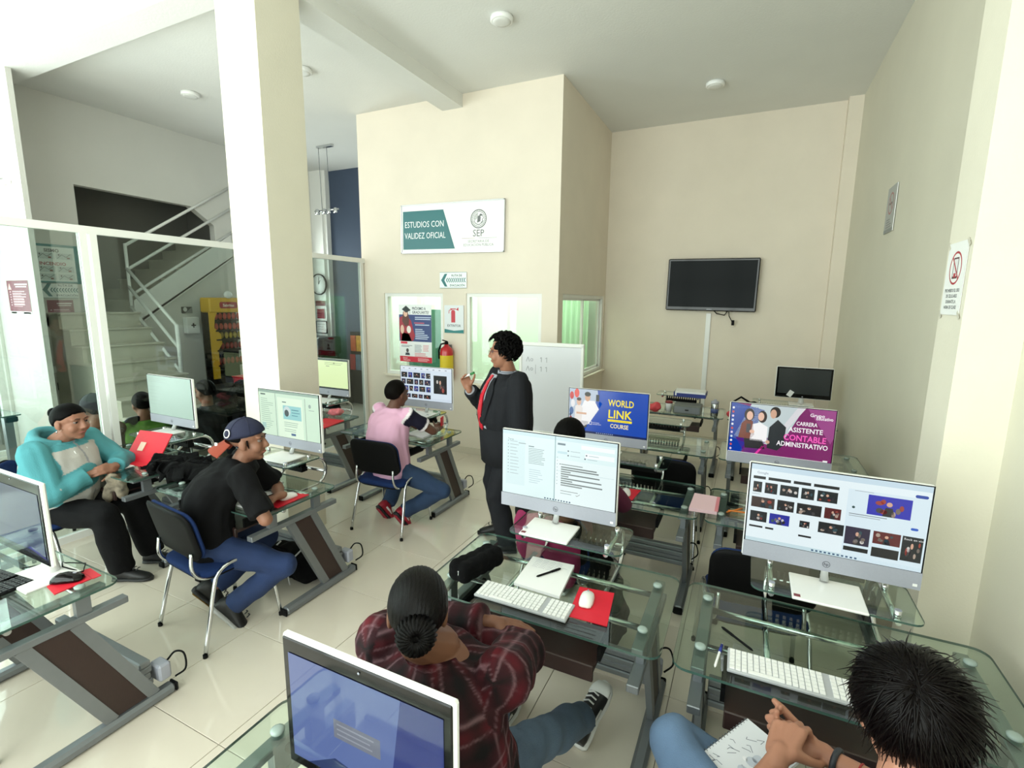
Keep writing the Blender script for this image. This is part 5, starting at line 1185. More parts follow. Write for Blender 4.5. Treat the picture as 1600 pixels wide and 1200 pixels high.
    def top(s, name, m, colf=None, sleeve=1.0, e=.012, cuff=.010, lo=-.16, hi=1.04, vox=.010, amp=.004, hem=None, arm_e=.014, collar=True, seed=3, forearm_r=None):
        mb = MB(); g = s.girth; mb.loft(s.rings(s.stations(lo, hi), e))
        if collar: nk = s.head+(np.array([0, -.02, -.10])*s.hs)@s.A; mb.loft([ring_at(c, s.rs, s.f, r*g, r*g*.95, 20) for c, r in ((s.sh-[0, 0, .03], .10), (s.sh+[0, 0, .015], .082), (s.sh*.55+nk*.45, .070))])
        for k in 'LR':
            S, E, W_ = s.S[k], s.E[k], s.Wr[k]; mb.ell(S, (.066*g,)*3, n=14, m=10); r0, r1, r2 = (.052+arm_e)*g, (.041+arm_e)*g, (.030+arm_e)
            if sleeve <= .5:
                q = S+(E-S)*(sleeve*2); mb.rc(S, r0, S+(q-S)*.6, r0*.97); u, v, a = frame(q-S); mb.loft([ring_at(c, u, v, r, r, 16, 0, 2) for c, r in ((S+(q-S)*.3, r0), (q, r0*1.0+cuff*.3))])
            else:
                mb.rc(S, r0, E, r1); f_ = (sleeve-.5)*2; q = E+(W_-E)*f_; mb.ell(E, (r1,)*3, n=12, m=8); u, v, a = frame(q-E); mb.loft([ring_at(c, u, v, r, r, 16, 0, 2) for c, r in ((E, r1), (E+(q-E)*.5, (r1+r2)/2*1.03), (q, r2+cuff*.4))])
        me = remesh(s.loc(mb), vox, 4); folds(me, amp, seed)
        if colf is not None:
            co = verts(me)+s.org; seg = s.segments(co); ink(me, colf(co, seg))
        return s.add(me, name, m)
    def segments(s, co):
        """nearest limb of each point: 0 torso, 1/2 upper arm L/R, 3/4 forearm L/R, with its place along the limb and round it"""
        segs = [(s.hip-[0, 0, .1], s.sh, .16)]+[(s.S[k], s.E[k], .05) for k in 'LR']+[(s.E[k], s.Wr[k], .04) for k in 'LR']
        best = np.full(len(co), 1e9); idx = np.zeros(len(co), int); al = np.zeros(len(co)); an = np.zeros(len(co))
        for i, (a, b, r) in enumerate(segs):
            d = b-a; L = np.linalg.norm(d); t = (co-a)@d/L/L; tc = np.clip(t, 0, 1); p = a+tc[:, None]*d; v = co-p; dist = np.linalg.norm(v, axis=1)-r
            u, w, ax = frame(d, s.f); ang = np.arctan2(v@w, v@u); b_ = dist < best; best[b_] = dist[b_]; idx[b_] = i; al[b_] = (t*L)[b_]; an[b_] = (ang*max(r, .05)*1.05)[b_]
        return idx, al, an
    def trousers(s, name, m, e=.012, shin=1.0, vox=.011, amp=.004, hi=.12, flare=.012, seed=5, sl=1.0):
        mb = MB(); mb.loft(s.rings(s.stations(-.16, hi), e*.8))
        for k in 'LR':
            H, K, An = s.H[k], s.K[k], s.An[k]; mb.rc(H, .088*sl+e, K, .060*sl+e); mb.ell(K, (.062*sl+e,)*3, n=14, m=9); q = K+(An-K)*shin; u, v, a = frame(q-K); mb.loft([ring_at(c, u, v, r, r, 18, 0, 2) for c, r in ((K, .058*sl+e), (K+(q-K)*.4, .062*sl+e), (q, .042+e+flare))])
        me = remesh(s.loc(mb), vox, 4); folds(me, amp, seed); return s.add(me, name, m)
    def part(s, mb, name, m): return s.loc(mb).obj(name, m, s.root)
    def face(s, **kw): face_parts(s.root, s.head-s.org, s.A, s.hs, s.chub, toneb=s.tone, **kw)
    def hair(s, fn, m, name='hair', **kw): return s.part(hair_mesh(s.head, s.A, s.hs, fn, chub=s.chub, **kw), name, m)
    def HP(s, x, y, z): return s.head+s.hs*(np.array([x*s.chub, y, z])@s.A)
def jeans(name, c=(56, 84, 124)): return mat(name, c, .85, noise=.22, nscale=7, bump=.3, bscale=300)
h_short = lambda x, y, z: (z-(.02+.55*max(y, -.1)))*6+.5 if y > -.2 else (z+.52)*7
h_full = lambda x, y, z: ((z-.56)*7 if y > .35 and abs(x) < .75 else ((z+.15-.5*min(0, y)+.0)*7 if y > -.1 else (z+.72)*7))
h_tight = lambda x, y, z: min((z-(.36-.75*max(0, abs(x)-.45)))*3.5+.45 if y > .05 else 9, (z-.72*y+.30)*3.5+.3, (z+.82)*4+.2)
m_hairk = hairmat('black_hair', (18, 14, 14)); m_hairb = hairmat('dark_brown_hair', (34, 22, 18))
m_suit = mat('charcoal_suit', (32, 33, 37), .85, noise=.06, nscale=40, bump=.15, bscale=400, spec=.15)

# ---- instructor standing in a suit
f = np.array([-.68, -.73]); p = Person('person in charcoal suit and red tie standing, marker raised to chin', (-1.67, 3.43, .95), (-1.665, 3.41, 1.435), (-1.675, 3.345, 1.625), f, (-.95, -.28, -.06),
    {'L': ((-1.50, 3.22, .86), (-1.25, 3.25, 1.1)), 'R': ((-1.965, 3.33, 1.315), (-2.05, 3.65, .9))}, {'L': ((-1.75, 3.2, .5), (-1.63, 3.35, .10)), 'R': ((-1.95, 3.5, .5), (-1.82, 3.62, .10))},
    tone=(152, 106, 84), sw=.212, gw=.205, gd=.16, hw=.20, hd=.15, belly=.30, vox=.006, chub=1.10, t1=.45, t2=.43, girth=1.12, bend=.0,
    hands={'R': dict(d=(-.25, -.2, .95), p=(.6, -.75, .1), c=.95, s=(-.3, .3, .5)), 'L': dict(d=(-.1, .0, -1), p=(-.3, .9, 0), c=.3)})
p.body(); p.face(lip=(150, 84, 78))
def suit_fn(co, seg): return np.tile(lin((36, 37, 42))[:3], (len(co), 1))
p.top('suit_jacket', m_suit, sleeve=.97, e=.024, lo=-.30, hi=1.05, amp=.004, arm_e=.022, collar=False)
# jacket skirt below the hips
sk = MB(); up_ = p.sh-p.hip
sk.loft([ring_at(p.hip+up_*t, p.rs, p.f, w, d, 24, fr) for t, w, d, fr in ((-.40, .235, .19, .1), (-.1, .23, .185, .18), (.2, .226, .18, .26))]); p.part(sk, 'jacket_skirt', m_suit)
def strip(pp, ts, e, m, name):
    """a cloth strip lying on the chest: ts = (t, x_left, x_right) in metres from the breast line"""
    mb = MB(); rows = []
    for t, x0, x1 in ts:
        st_ = pp.stations(-.3, 1.1); w = np.interp(t, [q[0] for q in st_], [q[1] for q in st_])+e; d = np.interp(t, [q[0] for q in st_], [q[2]*(1+q[3]) for q in st_])+e; c = pp.hip+(pp.sh-pp.hip)*t
        r = []
        for x in np.linspace(x0, x1, 7): y = d*max(0, 1-abs(x/w)**2.3)**(1/2.3); r.append(c+pp.rs*x+pp.f*y)
        rows.append(r)
    n = 7; vs = [q for r in rows for q in r]; k = len(vs); vs += [q-pp.f*.006 for q in vs]; fs = []
    for i in range(len(rows)-1):
        for j in range(n-1): a = i*n+j; fs += [(a, a+1, a+n+1, a+n), (k+a+n, k+a+n+1, k+a+1, k+a)]
    mb.add(vs, fs, 0, True); return pp.part(mb, name, m)
m_shirtg = mat('grey_shirt', (156, 158, 168), .7, bump=.1); m_tie = mat('red_tie', (196, 22, 44), .45, noise=.06, nscale=30)
strip(p, [(.0, -.10, .06), (.25, -.085, .065), (.5, -.075, .075), (.75, -.07, .085), (.92, -.07, .08), (1.0, -.06, .07), (1.04, -.05, .055)], .030, m_shirtg, 'shirt_front')
strip(p, [(.14, -.02, .005), (.20, -.052, .034), (.45, -.046, .030), (.7, -.038, .026), (.92, -.026, .020), (.965, -.020, .016), (1.0, -.026, .022), (1.03, -.022, .018)], .042, m_tie, 'tie')
for q in (-1, 1): strip(p, [(.35, q*.065, q*.10), (.6, q*.062, q*.125), (.8, q*.058, q*.135), (.92, q*.052, q*.10), (1.0, q*.048, q*.08)], .038, m_suit, 'lapel')
nk = p.head+np.array([0, -.02, -.10])@p.A
cl = MB(); cl.loft([ring_at(c, p.rs, p.f, r, r, 20) for c, r in ((p.sh+[0, 0, -.01], .086), (p.sh+[0, 0, .03], .078), (p.sh*.45+nk*.55, .071), (p.sh*.45+nk*.55-[0, 0, .01], .064))]); p.part(cl, 'shirt_collar', m_shirtg)
wv = p.Wr['R']-p.E['R']; u, v, a = frame(wv); cu_ = MB(); cu_.loft([ring_at(p.Wr['R']-nrm(wv)*q, u, v, .040, .040, 16, 0, 2) for q in (.035, .002)]); p.part(cu_, 'shirt_cuff', m_shirtg)
p.trousers('suit_trousers', m_suit, e=.016, hi=.2, flare=.022, amp=.003, sl=1.08)
for k in 'LR': shoe(p.root, p.An[k]-p.org, (-.85, -.45, 0), upper=(14, 14, 16), sole=(18, 18, 18), s=1.05)
hb_ = hair_mesh(p.head, p.A, 1.0, h_full, R=(.092, .112, .104), chub=1.08); locks(hb_, p.head, p.A, 1.0, 420, lambda x, y, z: h_full(x, y, z) if y < .25 else (z-.70)*8, L=.050, R=(.099, .112, .104), flow=(0, .15, -.5), r=.0085, jitter=.9, lift=.7, seed=4); p.part(hb_, 'hair', m_hairk)
gl_ = MB()
for q in (-1, 1): gl_.tube([p.HP(q*.034+.024*math.cos(t)*1.0, .100, .006+.018*math.sin(t)) for t in np.linspace(0, 2*PI, 17)], .0016, 6); gl_.tube([p.HP(q*.058, .098, .012), p.HP(q*.080, .02, .012), p.HP(q*.080, -.01, .004)], .0017, 6)
gl_.tube([p.HP(-.010, .103, .010), p.HP(.010, .103, .010)], .0016, 6); p.part(gl_, 'glasses', mat('glasses_frame', (96, 30, 30), .3))
hw_ = p.Wr['R']; mk = thing('marker', 'white and green marker held up by the suited instructor', 'marker', hw_+np.array([-.03, -.055, .10])); MB().cyl((0, 0, 0), (.085, -.02, .035), .008, 10).obj('barrel', m_wplast, mk); MB().cyl((.085, -.02, .035), (.12, -.028, .05), .009, 10).obj('cap', mat('green_cap', (40, 120, 60), .4), mk)

# ---- man in backwards cap
p = Person('person in backwards navy cap and black T-shirt leaning on desk', (-2.88, 1.78, .53), (-2.72, 1.90, 1.01), (-2.685, 1.925, 1.155), (.62, .78), (.82, .57, -.02),
    {'L': ((-2.56, 2.02, .80), (-2.9, 2.4, .6)), 'R': ((-2.62, 1.90, .785), (-2.25, 1.72, .75))}, {'L': ((-2.85, 2.6, .8), (-3.03, 1.86, .14)), 'R': ((-2.3, 2.0, .8), (-2.76, 1.80, .13))},
    tone=(140, 98, 78), sw=.185, gw=.155, gd=.115, hw=.165, vox=.006, fh=(.62, .78), bend=.05, hands={'R': dict(d=(-.6, .75, .1), p=(0, 0, -1), c=.25), 'L': dict(d=(-.55, -.8, -.15), p=(.1, -.1, -1), c=.3)})
p.body(); p.face(brow=(30, 22, 20)); p.top('t_shirt', mat('black_tshirt', (12, 12, 14), .9, bump=.25, bscale=300, noise=.1, spec=.2), sleeve=.44, e=.022, arm_e=.022, lo=-.16, amp=.006)
p.trousers('jeans', jeans('dark_jeans', (26, 46, 86)))
d = nrm(p.An['R']-p.K['R'])
shoe(p.root, p.An['L']-p.org, (.30, .45, -.72), (.5, .6, .6), upper=(24, 24, 24), sole=(40, 40, 40), s=1.12, sole_under=(126, 96, 40)); shoe(p.root, p.An['R']-p.org, (.45, .30, -.60), (.4, .5, .7), upper=(20, 20, 20), sole=(170, 170, 168), s=1.12)
p.part(hair_mesh(p.head, p.A, 1.0, lambda x, y, z: (z+.42)*6 if y < .05 else 0, R=(.082, .103, .09)), 'hair', m_hairk)
for q in (-1, 1): MB().tube([p.HP(q*.073, .020, .02)-p.org, p.HP(q*.072, .024, -.01)-p.org, p.HP(q*.068, .028, -.03)-p.org], [.005, .005, .002], 6).obj('sideburn', m_hairk, p.root)
def cap(p, dome, bill, back=True, logo=True):
    fn = lambda x, y, z: (z-.02-.22*y*(1 if back else -1))*9+.5
    p.part(hair_mesh(p.head, p.A, p.hs, fn, R=(.092, .116, .108), off=(0, -.012, .036)), 'cap_crown', dome)
    b = MB(); s_ = -1 if back else 1; top_ = []; bot = []
    for r in (.0, .35, .7, 1.0):
        for t in np.linspace(-1, 1, 11):
            a = t*1.05; x = .094*math.sin(a)*(1+.15*r); y = s_*(.108*math.cos(a)+r*.095*math.cos(a*.7)+.004); z = (.012 if back else .036)-(.055 if back else .03)*r-.024*abs(t)**2*(.5+r*.8); top_.append(p.HP(x, y-.012, z))
    n = 11; k = len(top_); vs = top_+[q-p.A[2]*.005 for q in top_]; fs = []
    for i in range(3):
        for j in range(n-1): a = i*n+j; fs += [(a, a+1, a+n+1, a+n), (k+a+n, k+a+n+1, k+a+1, k+a)]
    for j in range(n-1): a = 3*n+j; fs.append((a, a+1, k+a+1, k+a))
    b.add(vs, fs, 0, True); p.part(b, 'cap_bill', bill)
    MB().ell(p.HP(0, -.012, .146)-p.org, (.009, .009, .005), p.A, 10, 6).obj('cap_button', dome, p.root)
    for q in range(3):
        a = q*PI/3+.5; sm_ = MB(); sm_.tube([p.HP(.0935*math.sin(t)*math.cos(a), .1175*math.sin(t)*math.sin(a)-.012, .036+.1095*math.cos(t)) for t in np.linspace(-1.3, 1.3, 15)], .0016, 5); p.part(sm_, 'cap_seam', dome)
m_navy = mat('navy_cap', (28, 32, 58), .85, bump=.2, bscale=300); m_rust = mat('rust_bill', (140, 58, 38), .85, bump=.2, bscale=300); cap(p, m_navy, m_rust)
lc_ = p.HP(.75*.094, -.62*.118-.012, .036+.25*.110); nn_ = nrm(.75*p.A[0]-.55*p.A[1]+.22*p.A[2]); u, v, a = frame(nn_, p.A[2]); Rl = np.array([u, v, a]).T
pt_ = MB().lathe([(.026, 0), (.026, .004)], lc_+nn_*.001, 20, R=Rl); p.part(pt_, 'cap_patch', m_wplast); pt_ = MB().lathe([(.020, 0), (.020, .005)], lc_+nn_*.001, 20, R=Rl); p.part(pt_, 'patch_emblem', m_navy); MB().box(p.HP(.03, -.165, -.012)-p.org, (.022, .004, .022)).obj('bill_sticker', m_wplast, p.root)

# ---- man in pink polo, seen from behind
p = Person('person in pink polo with navy sleeves seated seen from behind', (-2.80, 3.37, .53), (-2.83, 3.46, 1.03), (-2.815, 3.50, 1.175), (.20, .98), (.22, .97, -.1),
    {'L': ((-3.0, 3.86, .79), (-3.4, 3.5, .8)), 'R': ((-2.63, 3.84, .79), (-2.35, 3.5, .8))}, {'L': ((-3.0, 3.9, .7), (-2.93, 3.46, .12)), 'R': ((-2.1, 3.55, .7), (-2.70, 3.42, .12))},
    tone=(104, 70, 56), sw=.195, gw=.175, gd=.13, hw=.175, vox=.007, bend=.03, hands={'R': dict(d=(-.1, .9, .3), p=(-.6, 0, -.6), c=.7)})
p.body(); p.face()
pk, nv, wt_ = (np.array(lin(c_)[:3]) for c_ in ((226, 176, 204), (30, 28, 46), (235, 228, 232)))
def polo(co, seg):
    idx, al, an = seg; c_ = np.tile(pk, (len(co), 1)); arm = (idx == 1) | (idx == 2); c_[arm & (al > -.035)] = wt_; c_[arm & (al > -.01)] = nv; c_[arm & (al > .165)] = wt_; return c_
p.top('polo_shirt', inkcloth('polo_knit'), polo, sleeve=.34, e=.020, arm_e=.010, amp=.005, lo=-.16)
p.trousers('jeans', jeans('mid_jeans', (36, 58, 90)))
for k in 'LR': shoe(p.root, p.An[k]-p.org, (.15, .5, -.75), (.1, .7, .6), upper=(150, 24, 44), sole=(30, 28, 32), s=1.05, accent=(220, 214, 214), sole_under=(150, 30, 48))
p.part(hair_mesh(p.head, p.A, 1.0, lambda x, y, z: min((z-1.1*y+.35)*4+.3, (z+.84)*4+.2) if y < .5 else (z-.55)*4, R=(.084, .110, .104), off=(0, -.017, .026)), 'hair', m_hairb)
rp = thing('phone', 'red phone in the hand of the man in pink polo', 'phone', (-2.64, 3.95, .80), .3); MB().box((0, 0, .045), (.012, .07, .09), bev=.003).obj('case', m_red, rp); MB().box((-.007, 0, .045), (.002, .06, .08)).obj('screen', m_black, rp)

# ---- woman in turquoise hoodie
p = Person('person in turquoise and grey hoodie seated with hands together', (-4.36, 1.64, .53), (-4.30, 1.66, .98), (-4.215, 1.705, 1.145), (.90, .44), (.93, .30, -.05),
    {'L': ((-4.09, 1.87, .79), (-4.4, 2.3, .6)), 'R': ((-4.10, 1.73, .775), (-4.1, 1.1, .6))}, {'L': ((-3.7, 2.1, .9), (-3.98, 2.0, .09)), 'R': ((-3.6, 1.75, .9), (-3.90, 1.76, .09))},
    tone=(146, 102, 82), sw=.20, gw=.205, gd=.17, hw=.20, hd=.16, belly=.28, vox=.006, chub=1.14, girth=1.2, bend=.0, t2=.43, hands={'R': dict(d=(.35, .85, .2), p=(-.3, .2, -.6), c=.55, z=.9), 'L': dict(d=(.25, -.9, .1), p=(-.8, 0, -.4), c=.6, z=.9)})
p.body(); p.face(brow=(40, 28, 24), lip=(164, 88, 84))
tq, gr_, wh2 = (np.array(lin(c_)[:3]) for c_ in ((84, 152, 160), (186, 183, 178), (206, 204, 200)))
def hoodie(co, seg):
    idx, al, an = seg; c_ = np.tile(gr_, (len(co), 1)); loc_ = co-p.sh; x = loc_@p.rs; y = loc_@p.f; c_[(idx > 0) & (idx < 3) & (np.abs(x) > .16)] = tq
    for k_ in 'LR':
        a_, b_ = p.E[k_], p.Wr[k_]; d_ = b_-a_; t_ = np.clip((co-a_)@d_/(d_@d_), 0, 1); c_[np.linalg.norm(co-a_-t_[:, None]*d_, axis=1) < .082] = tq
    c_[(loc_[:, 2] > -.01)] = tq; c_[(np.abs(x) > .17) & (loc_[:, 2] > -.2)] = tq
    c_[(np.abs(x) < .007) & (y > .05) & (idx == 0)] = np.array(lin((150, 150, 154))[:3]); c_[(idx == 0) & (y > .08) & (loc_[:, 2] < -.15) & (loc_[:, 2] > -.22) & (x < .08)] = wh2*.85; return c_
p.top('hoodie', inkcloth('hoodie_fleece', .95, .35, 180), hoodie, sleeve=.95, e=.026, arm_e=.026, amp=.006, lo=-.16, seed=8, vox=.007)
hd2 = MB()
for r_, z_, back_, th in ((.118, .02, -.05, .034), (.105, .055, -.055, .030), (.12, -.015, -.06, .036)):
    hd2.tube([p.sh+np.array([0, 0, z_])+p.rs*r_*math.sin(a)*1.05+p.f*(r_*math.cos(a)*.95+back_*.6)+np.array([0, 0, -.04*math.cos(a)]) for a in np.linspace(.45, 2*PI-.45, 26)], th, 10)
me = remesh(p.loc(hd2), .009, 5); folds(me, .004, 4); p.add(me, 'hood', mat('turquoise_fleece', (84, 152, 160), .95, bump=.35, bscale=180))
for q in (-1, 1):
    ds_ = MB(); b_ = p.sh+p.rs*q*.05+p.f*.14+np.array([0, 0, -.03]); ds_.tube([b_, b_+p.f*.03-[0, 0, .08], b_+p.f*.04-[0, 0, .16]], .004, 6); p.part(ds_, 'drawstring', mat('drawstring', (220, 220, 216), .8))
p.trousers('trousers', mat('black_trousers', (13, 13, 15), .9, bump=.2, spec=.2), e=.02, sl=1.15)
for k in 'LR': shoe(p.root, p.An[k]-p.org, (.85, .5, 0), upper=(18, 18, 20), sole=(30, 30, 30), s=.98)
p.hair(h_tight, m_hairk, R=(.084, .109, .103), off=(0, -.016, .026), strand=.006, sf=70); bn = MB(); bn.ell(p.HP(0, -.135, .05), (.034, .030, .036), p.A); bn.rc(p.HP(0, -.10, .05), .02, p.HP(0, -.13, .05), .026); p.part(bn, 'hair_bun', m_hairk)
for q in (1,): MB().ell(p.HP(q*.088, 0, -.05)-p.org, (.004, .004, .008), p.A, 8, 6).obj('earring', m_chrome, p.root)
sc2 = soft('scarf', 'cream and brown patterned scarf hanging from the hands in hoodie', 'scarf', (-4.02, 1.82, .60), [((0, 0, .10), (.035, .04, .08)), ((.03, .03, .04), (.03, .04, .08)), ((-.02, -.03, .02), (.03, .035, .07))], mat('scarf_cloth', (130, 120, 104), .9, noise=.8, nscale=22), 'cloth', .008, .012, 21)

# ---- student in the plaid shirt, close to the camera
p = Person('person in red plaid shirt with black bun seen from behind', (-.735, 1.16, .53), (-.765, 1.11, .96), (-.80, 1.06, 1.115), (-.10, .99), (-.56, .80, -.28),
    {'L': ((-.745, 1.415, .875), (-1.2, 1.35, .80)), 'R': ((-.87, 1.43, .80), (-.25, 1.48, .78))}, {'L': ((-.95, 1.9, .9), (-.92, 1.80, .10)), 'R': ((-.5, 1.85, .95), (-.545, 1.96, .12))},
    tone=(116, 78, 60), sw=.20, gw=.195, gd=.15, hw=.19, hd=.15, belly=.15, vox=.005, up=(0, .1, 1), bend=.05, t2=.44, girth=1.1, l1=.31, hands={'R': dict(d=(-.95, .2, .05), p=(.0, .1, -1), c=.25, z=.95), 'L': dict(d=(.93, .2, -.12), p=(0, .1, -1), c=.22)})
p.body(); p.face()
def plaid(co, seg):
    idx, al, an = seg; base = np.array(lin((44, 10, 18))[:3]); dark = np.array(lin((9, 6, 8))[:3]); red = np.array(lin((92, 16, 28))[:3]); pale = np.array(lin((150, 116, 124))[:3])
    def st_(u):
        m = (u/.125) % 1.0; w = np.zeros(len(u)); k = np.zeros(len(u)); r_ = np.zeros(len(u)); k += np.exp(-((m-.25)/.13)**2); r_ += np.exp(-((m-.62)/.10)**2); w += np.exp(-((m-.80)/.030)**2)+.8*np.exp(-((m-.52)/.018)**2); return k, r_, w
    k1, r1, w1 = st_(al); k2, r2, w2 = st_(an+.02)
    c_ = np.tile(base, (len(co), 1)); kk = np.clip((k1+k2)*.62, 0, 1)[:, None]; rr_ = np.clip((r1+r2)*.5, 0, 1)[:, None]; ww = np.clip((w1+w2)*.42, 0, .9)[:, None]
    c_ = c_*(1-rr_)+red*rr_; c_ = c_*(1-kk)+dark*kk; return c_*(1-ww)+pale*ww
p.top('plaid_shirt', inkcloth('plaid_flannel', .7, .2, 300), plaid, sleeve=.93, e=.026, arm_e=.028, amp=.007, lo=-.16, vox=.007, seed=11)
p.trousers('jeans', jeans('blue_jeans', (84, 102, 124)), e=.014, amp=.005, vox=.009, shin=.95)
shoe(p.root, p.An['R']-p.org, (.14, .95, .42), (-.1, -.35, .9), upper=(26, 26, 28), sole=(214, 214, 212), s=1.18, accent=(220, 220, 218)); shoe(p.root, p.An['L']-p.org, (-.05, .98, 0), upper=(26, 26, 28), sole=(214, 214, 212), s=1.15, accent=(220, 220, 218))
m_sleek = mat('sleek_black_hair', (6, 4, 4), .36, noise=.35, nscale=12, bump=.5, bscale=40, stretch=(22, 1.5, 1.5), spec=.16)
p.part(hair_mesh(p.head, p.A, 1.0, h_tight, R=(.086, .111, .103), off=(0, -.016, .028), n=140, m=70, strand=.012, sf=95), 'hair', m_sleek)
bc = p.HP(0, -.128, -.018); bn = MB(); bn.ell(bc, (.040, .026, .038), p.A)
for k in range(26):
    a = 2*PI*k/26; rd = lambda r_, h_: bc+(np.array([r_*math.cos(a+h_*4), -h_*1.0, r_*math.sin(a+h_*4)]))@p.A
    bn.tube([rd(.052, -.006), rd(.042, .018), rd(.024, .028), rd(.008, .026)], [.005, .0075, .006, .003], 6)
p.part(bn, 'hair_bun', m_sleek)

# ---- student with clasped hands, at the frame corner
p = Person('person with thick dark hair and clasped hands seated by pilaster', (.30, 1.12, .53), (.345, 1.07, .965), (.355, 1.165, 1.165), (-.15, .98), (-.10, .92, -.38),
    {'L': (tuple(pz(1210, 1192, .800)), (-.05, 1.10, .60)), 'R': (tuple(pz(1288, 1180, .772)), (.85, 1.3, .70))}, {'L': ((-.8, 1.62, 1.0), (.20, 1.66, .36)), 'R': ((.5, 1.7, .9), (.45, 1.75, .10))},
    tone=(168, 118, 96), sw=.195, gw=.165, gd=.125, vox=.0045, up=(0, .2, 1), bend=.05, hs=1.0, t1=.50, t2=.45,
    hands={'L': dict(d=(.28, .85, .30), p=(.30, .25, -.90), s=(.9, -.2, .3), cs=[.85, .9, .95, 1.0], t=1.1, z=1.08), 'R': dict(d=(-.93, .10, .05), p=(.05, -.30, .95), s=(0, .95, .2), cs=[1.0, 1.0, 1.0, 1.0], ja=(.85, 1.45, .75), t=.9, tv=(-.75, .25, .55), z=1.08)})
p.body(); p.face(); p.top('t_shirt', mat('navy_tshirt', (22, 26, 44), .85, bump=.25, bscale=300), sleeve=.42, e=.02, arm_e=.02, amp=.005, seed=14)
p.trousers('jeans', jeans('light_jeans', (92, 116, 146)), e=.016, amp=.005, vox=.009)
for k in 'LR': shoe(p.root, p.An[k]-p.org, (.1, .95, -.1), upper=(40, 40, 44), sole=(210, 210, 208), s=1.1)
h_thick = lambda x, y, z: ((z-.30)*7 if y > .45 else ((z+.25+.3*min(0, y))*6 if y > -.05 else (z+.80)*6))
hb_ = hair_mesh(p.head, p.A, 1.0, h_thick, R=(.098, .118, .108), n=110, m=60, strand=.02, sf=26); locks(hb_, p.head, p.A, 1.0, 3200, h_thick, L=.105, R=(.097, .117, .107), flow=(.30, .80, -.50), r=.0023, jitter=.12, lift=.03, seed=9); p.part(hb_, 'hair', mat('brown_black_hair', (6, 3, 3), .38, noise=.3, nscale=14, spec=.10))
for k_, c_, r_ in (('R', (40, 44, 52), .031), ('R', (150, 30, 36), .032)):
    wv = p.Wr[k_]-p.E[k_]; u, v, a = frame(wv); q = p.Wr[k_]-nrm(wv)*(.03 if r_ < .0315 else .085); th_ = .008 if r_ < .0315 else .0025; br = MB(); br.tube([q+(u*math.cos(t)+v*math.sin(t))*r_ for t in np.linspace(0, 2*PI, 25)], th_, 8, cap=False); p.part(br, 'bracelet', mat('bracelet_%d' % c_[0], c_, .5))
sb = thing('spiral_notebook', 'spiral notebook with grey sketch cover on a lap', 'notebook', (.09, 1.46, .655), math.radians(-38)); sb.rotation_euler = (math.radians(8), 0, math.radians(-36))
MB().box((0, 0, 0), (.17, .24, .012)).obj('pages', m_paper, sb); cv = Canvas(.17, .24, (214, 216, 222)); cv.up()
rg_ = random.Random(4)
for k in range(26): x, y = rg_.uniform(.01, .14), rg_.uniform(.01, .21); cv.line([(x, y), (x+rg_.uniform(.0, .025), y+rg_.uniform(-.01, .02)), (x+rg_.uniform(.01, .028), y+rg_.uniform(-.01, .025))], .0018, (90, 96, 112))
for k in range(10): x, y = rg_.uniform(.03, .14), rg_.uniform(.03, .2); cv.ell(x, y, rg_.uniform(.008, .022), rg_.uniform(.006, .016), (232, 232, 236) if k % 2 else (186, 192, 204), 12)
co_ = cv.obj('cover', PAPER, sb, flat=False); co_.location = (-.085, -.12, .0065)
for k in range(18): MB().tube([(-.085+.006*math.cos(t), -.11+.013*k, .007*math.sin(t)*1.3) for t in np.linspace(0, 2*PI, 9)], .0012, 5, cap=False).obj('spiral_ring', m_steel, sb)
tg = soft('jacket', 'teal green jacket hanging on the chair by the pilaster', 'jacket', (.62, 1.20, .0), [((0, 0, .86), (.06, .10, .12)), ((.02, .06, .74), (.05, .08, .14))], mat('teal_green_cloth', (20, 104, 92), .8, noise=.1), 'cloth', .01, .01, 31)

# ---- seated person hidden beyond the two-document monitor
p = Person('person with black hair sitting beyond the two document monitor', (-.93, 2.72, .53), (-.94, 2.78, .99), (-.955, 2.83, 1.165), (0, 1), (0, 1, -.15), {'L': ((-1.05, 3.1, .79), (-1.4, 2.9, .7)), 'R': ((-.82, 3.1, .79), (-.5, 2.9, .7))}, {'L': ((-1.05, 3.3, .8), (-1.03, 3.05, .1)), 'R': ((-.8, 3.3, .8), (-.83, 3.05, .1))}, vox=.009)
p.body(); p.face(); p.top('sweater', mat('dark_magenta_knit', (84, 24, 52), .9), vox=.013); p.trousers('trousers', mat('black_trousers', (24, 24, 27)), vox=.013); p.hair(lambda x, y, z: (z-.35)*6 if y > .4 else (z+.8)*6, m_hairk, R=(.095, .115, .106), strand=.015)
for k in 'LR': shoe(p.root, p.An[k]-p.org, (0, 1, 0))
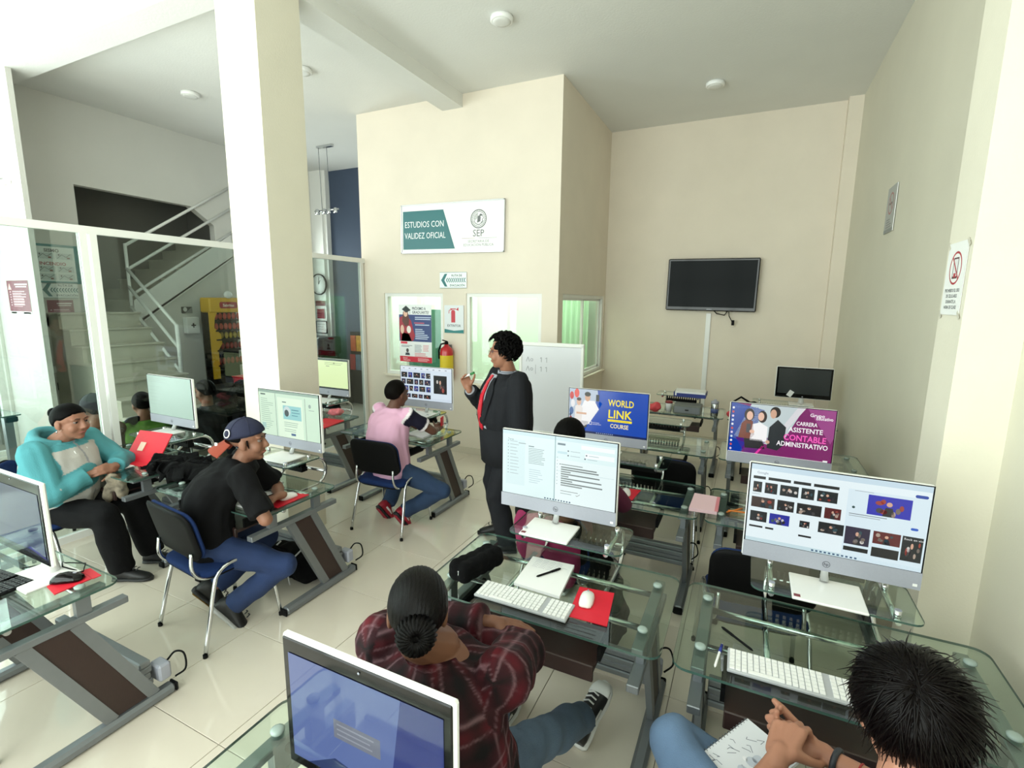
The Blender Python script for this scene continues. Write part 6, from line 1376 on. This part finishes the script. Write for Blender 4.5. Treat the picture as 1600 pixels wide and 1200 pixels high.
# ---- four people waiting behind the glass partition, backs to the room
def waiting(label, head, shirt, name, cap_=None, long=False, tone=(150, 104, 82), hairm=m_hairk, txt=None, turn=(-1, .15)):
    hx, hy, hz = head; fw = np.array([*nrm(np.array(turn)), 0.]); hip = np.array([hx-.02, hy, .49]); sh = np.array([hx+.02, hy, hz-.19]); rt = np.cross(fw, [0, 0, 1])
    q = Person(label, hip, sh, head, turn, (turn[0], turn[1], -.2), {k: (hip+fw*.30+rt*s_*.08+[0, 0, .12], hip+rt*s_*.30) for s_, k in ((-1, 'L'), (1, 'R'))}, {k: (hip+fw*.8+rt*s_*.15+[0, 0, .3], hip+fw*.5+rt*s_*.12-[0, 0, .39]) for s_, k in ((-1, 'L'), (1, 'R'))}, tone=tone, vox=.010, l1=.24, l2=.22, sw=.165)
    q.body(); q.face(); q.top(name, shirt, vox=.013, sleeve=.9, e=.02); q.trousers('trousers', mat('dark_slate_trousers', (40, 42, 50), .85), vox=.014)
    for k in 'LR': shoe(q.root, q.An[k]-q.org, (turn[0], turn[1], 0))
    if long:
        fn = lambda x, y, z: (z-.3)*6 if y > .4 else (z+.9)*6; mb = hair_mesh(q.head, q.A, 1.0, fn, R=(.10, .12, .105)); locks(mb, q.head, q.A, 1.0, 420, fn, L=.16, R=(.10, .12, .105), flow=(0, -.3, -1), r=.010, jitter=.4, lift=.4, seed=7); mb.ell(q.HP(0, -.10, -.12), (.10, .06, .14), q.A); q.part(mb, 'hair', hairm)
    else: q.hair(lambda x, y, z: (z-.35)*5 if y > .4 else min((z-1.0*y+.30)*4+.3, (z+.82)*4+.2), hairm, R=(.085, .110, .104), off=(0, -.017, .026))
    if cap_: cap(q, cap_, cap_, back=False)
    return q
q = waiting('person in dark grey cap and brown shirt behind the glass', tuple(px_(147, 640, -5.17)), mat('brown_cotton', (112, 82, 60), .9), 'shirt', cap_=mat('dark_grey_cap', (44, 46, 50), .85), turn=(-1, -.1))
tx = Canvas(.3, .14, None); tx.text('Spirit of', .15, .09, .045, (225, 225, 220), 'CENTER'); tx.text('ARTIST', .15, .03, .06, (235, 235, 230), 'CENTER', .03); o = tx.obj('back_print', PAPER, q.root); place(o, (.155, -.14, .70), PI/2)
waiting('person in green and white shirt behind the glass', tuple(px_(222, 632, -5.42)), mat('green_cotton', (98, 142, 52), .9), 'shirt', turn=(-1, .2))
waiting('person in black jacket bending forward behind the glass', tuple(px_(320, 612, -5.25)), mat('black_jacket', (30, 30, 33), .9), 'jacket', turn=(-1, -.2))
waiting('person with long dark curly hair next to cream column', tuple(px_(384, 614, -5.20)), mat('dark_top', (44, 36, 40), .9), 'top', long=True, hairm=hairmat('curly_hair', (40, 22, 22)), turn=(-.9, .5))
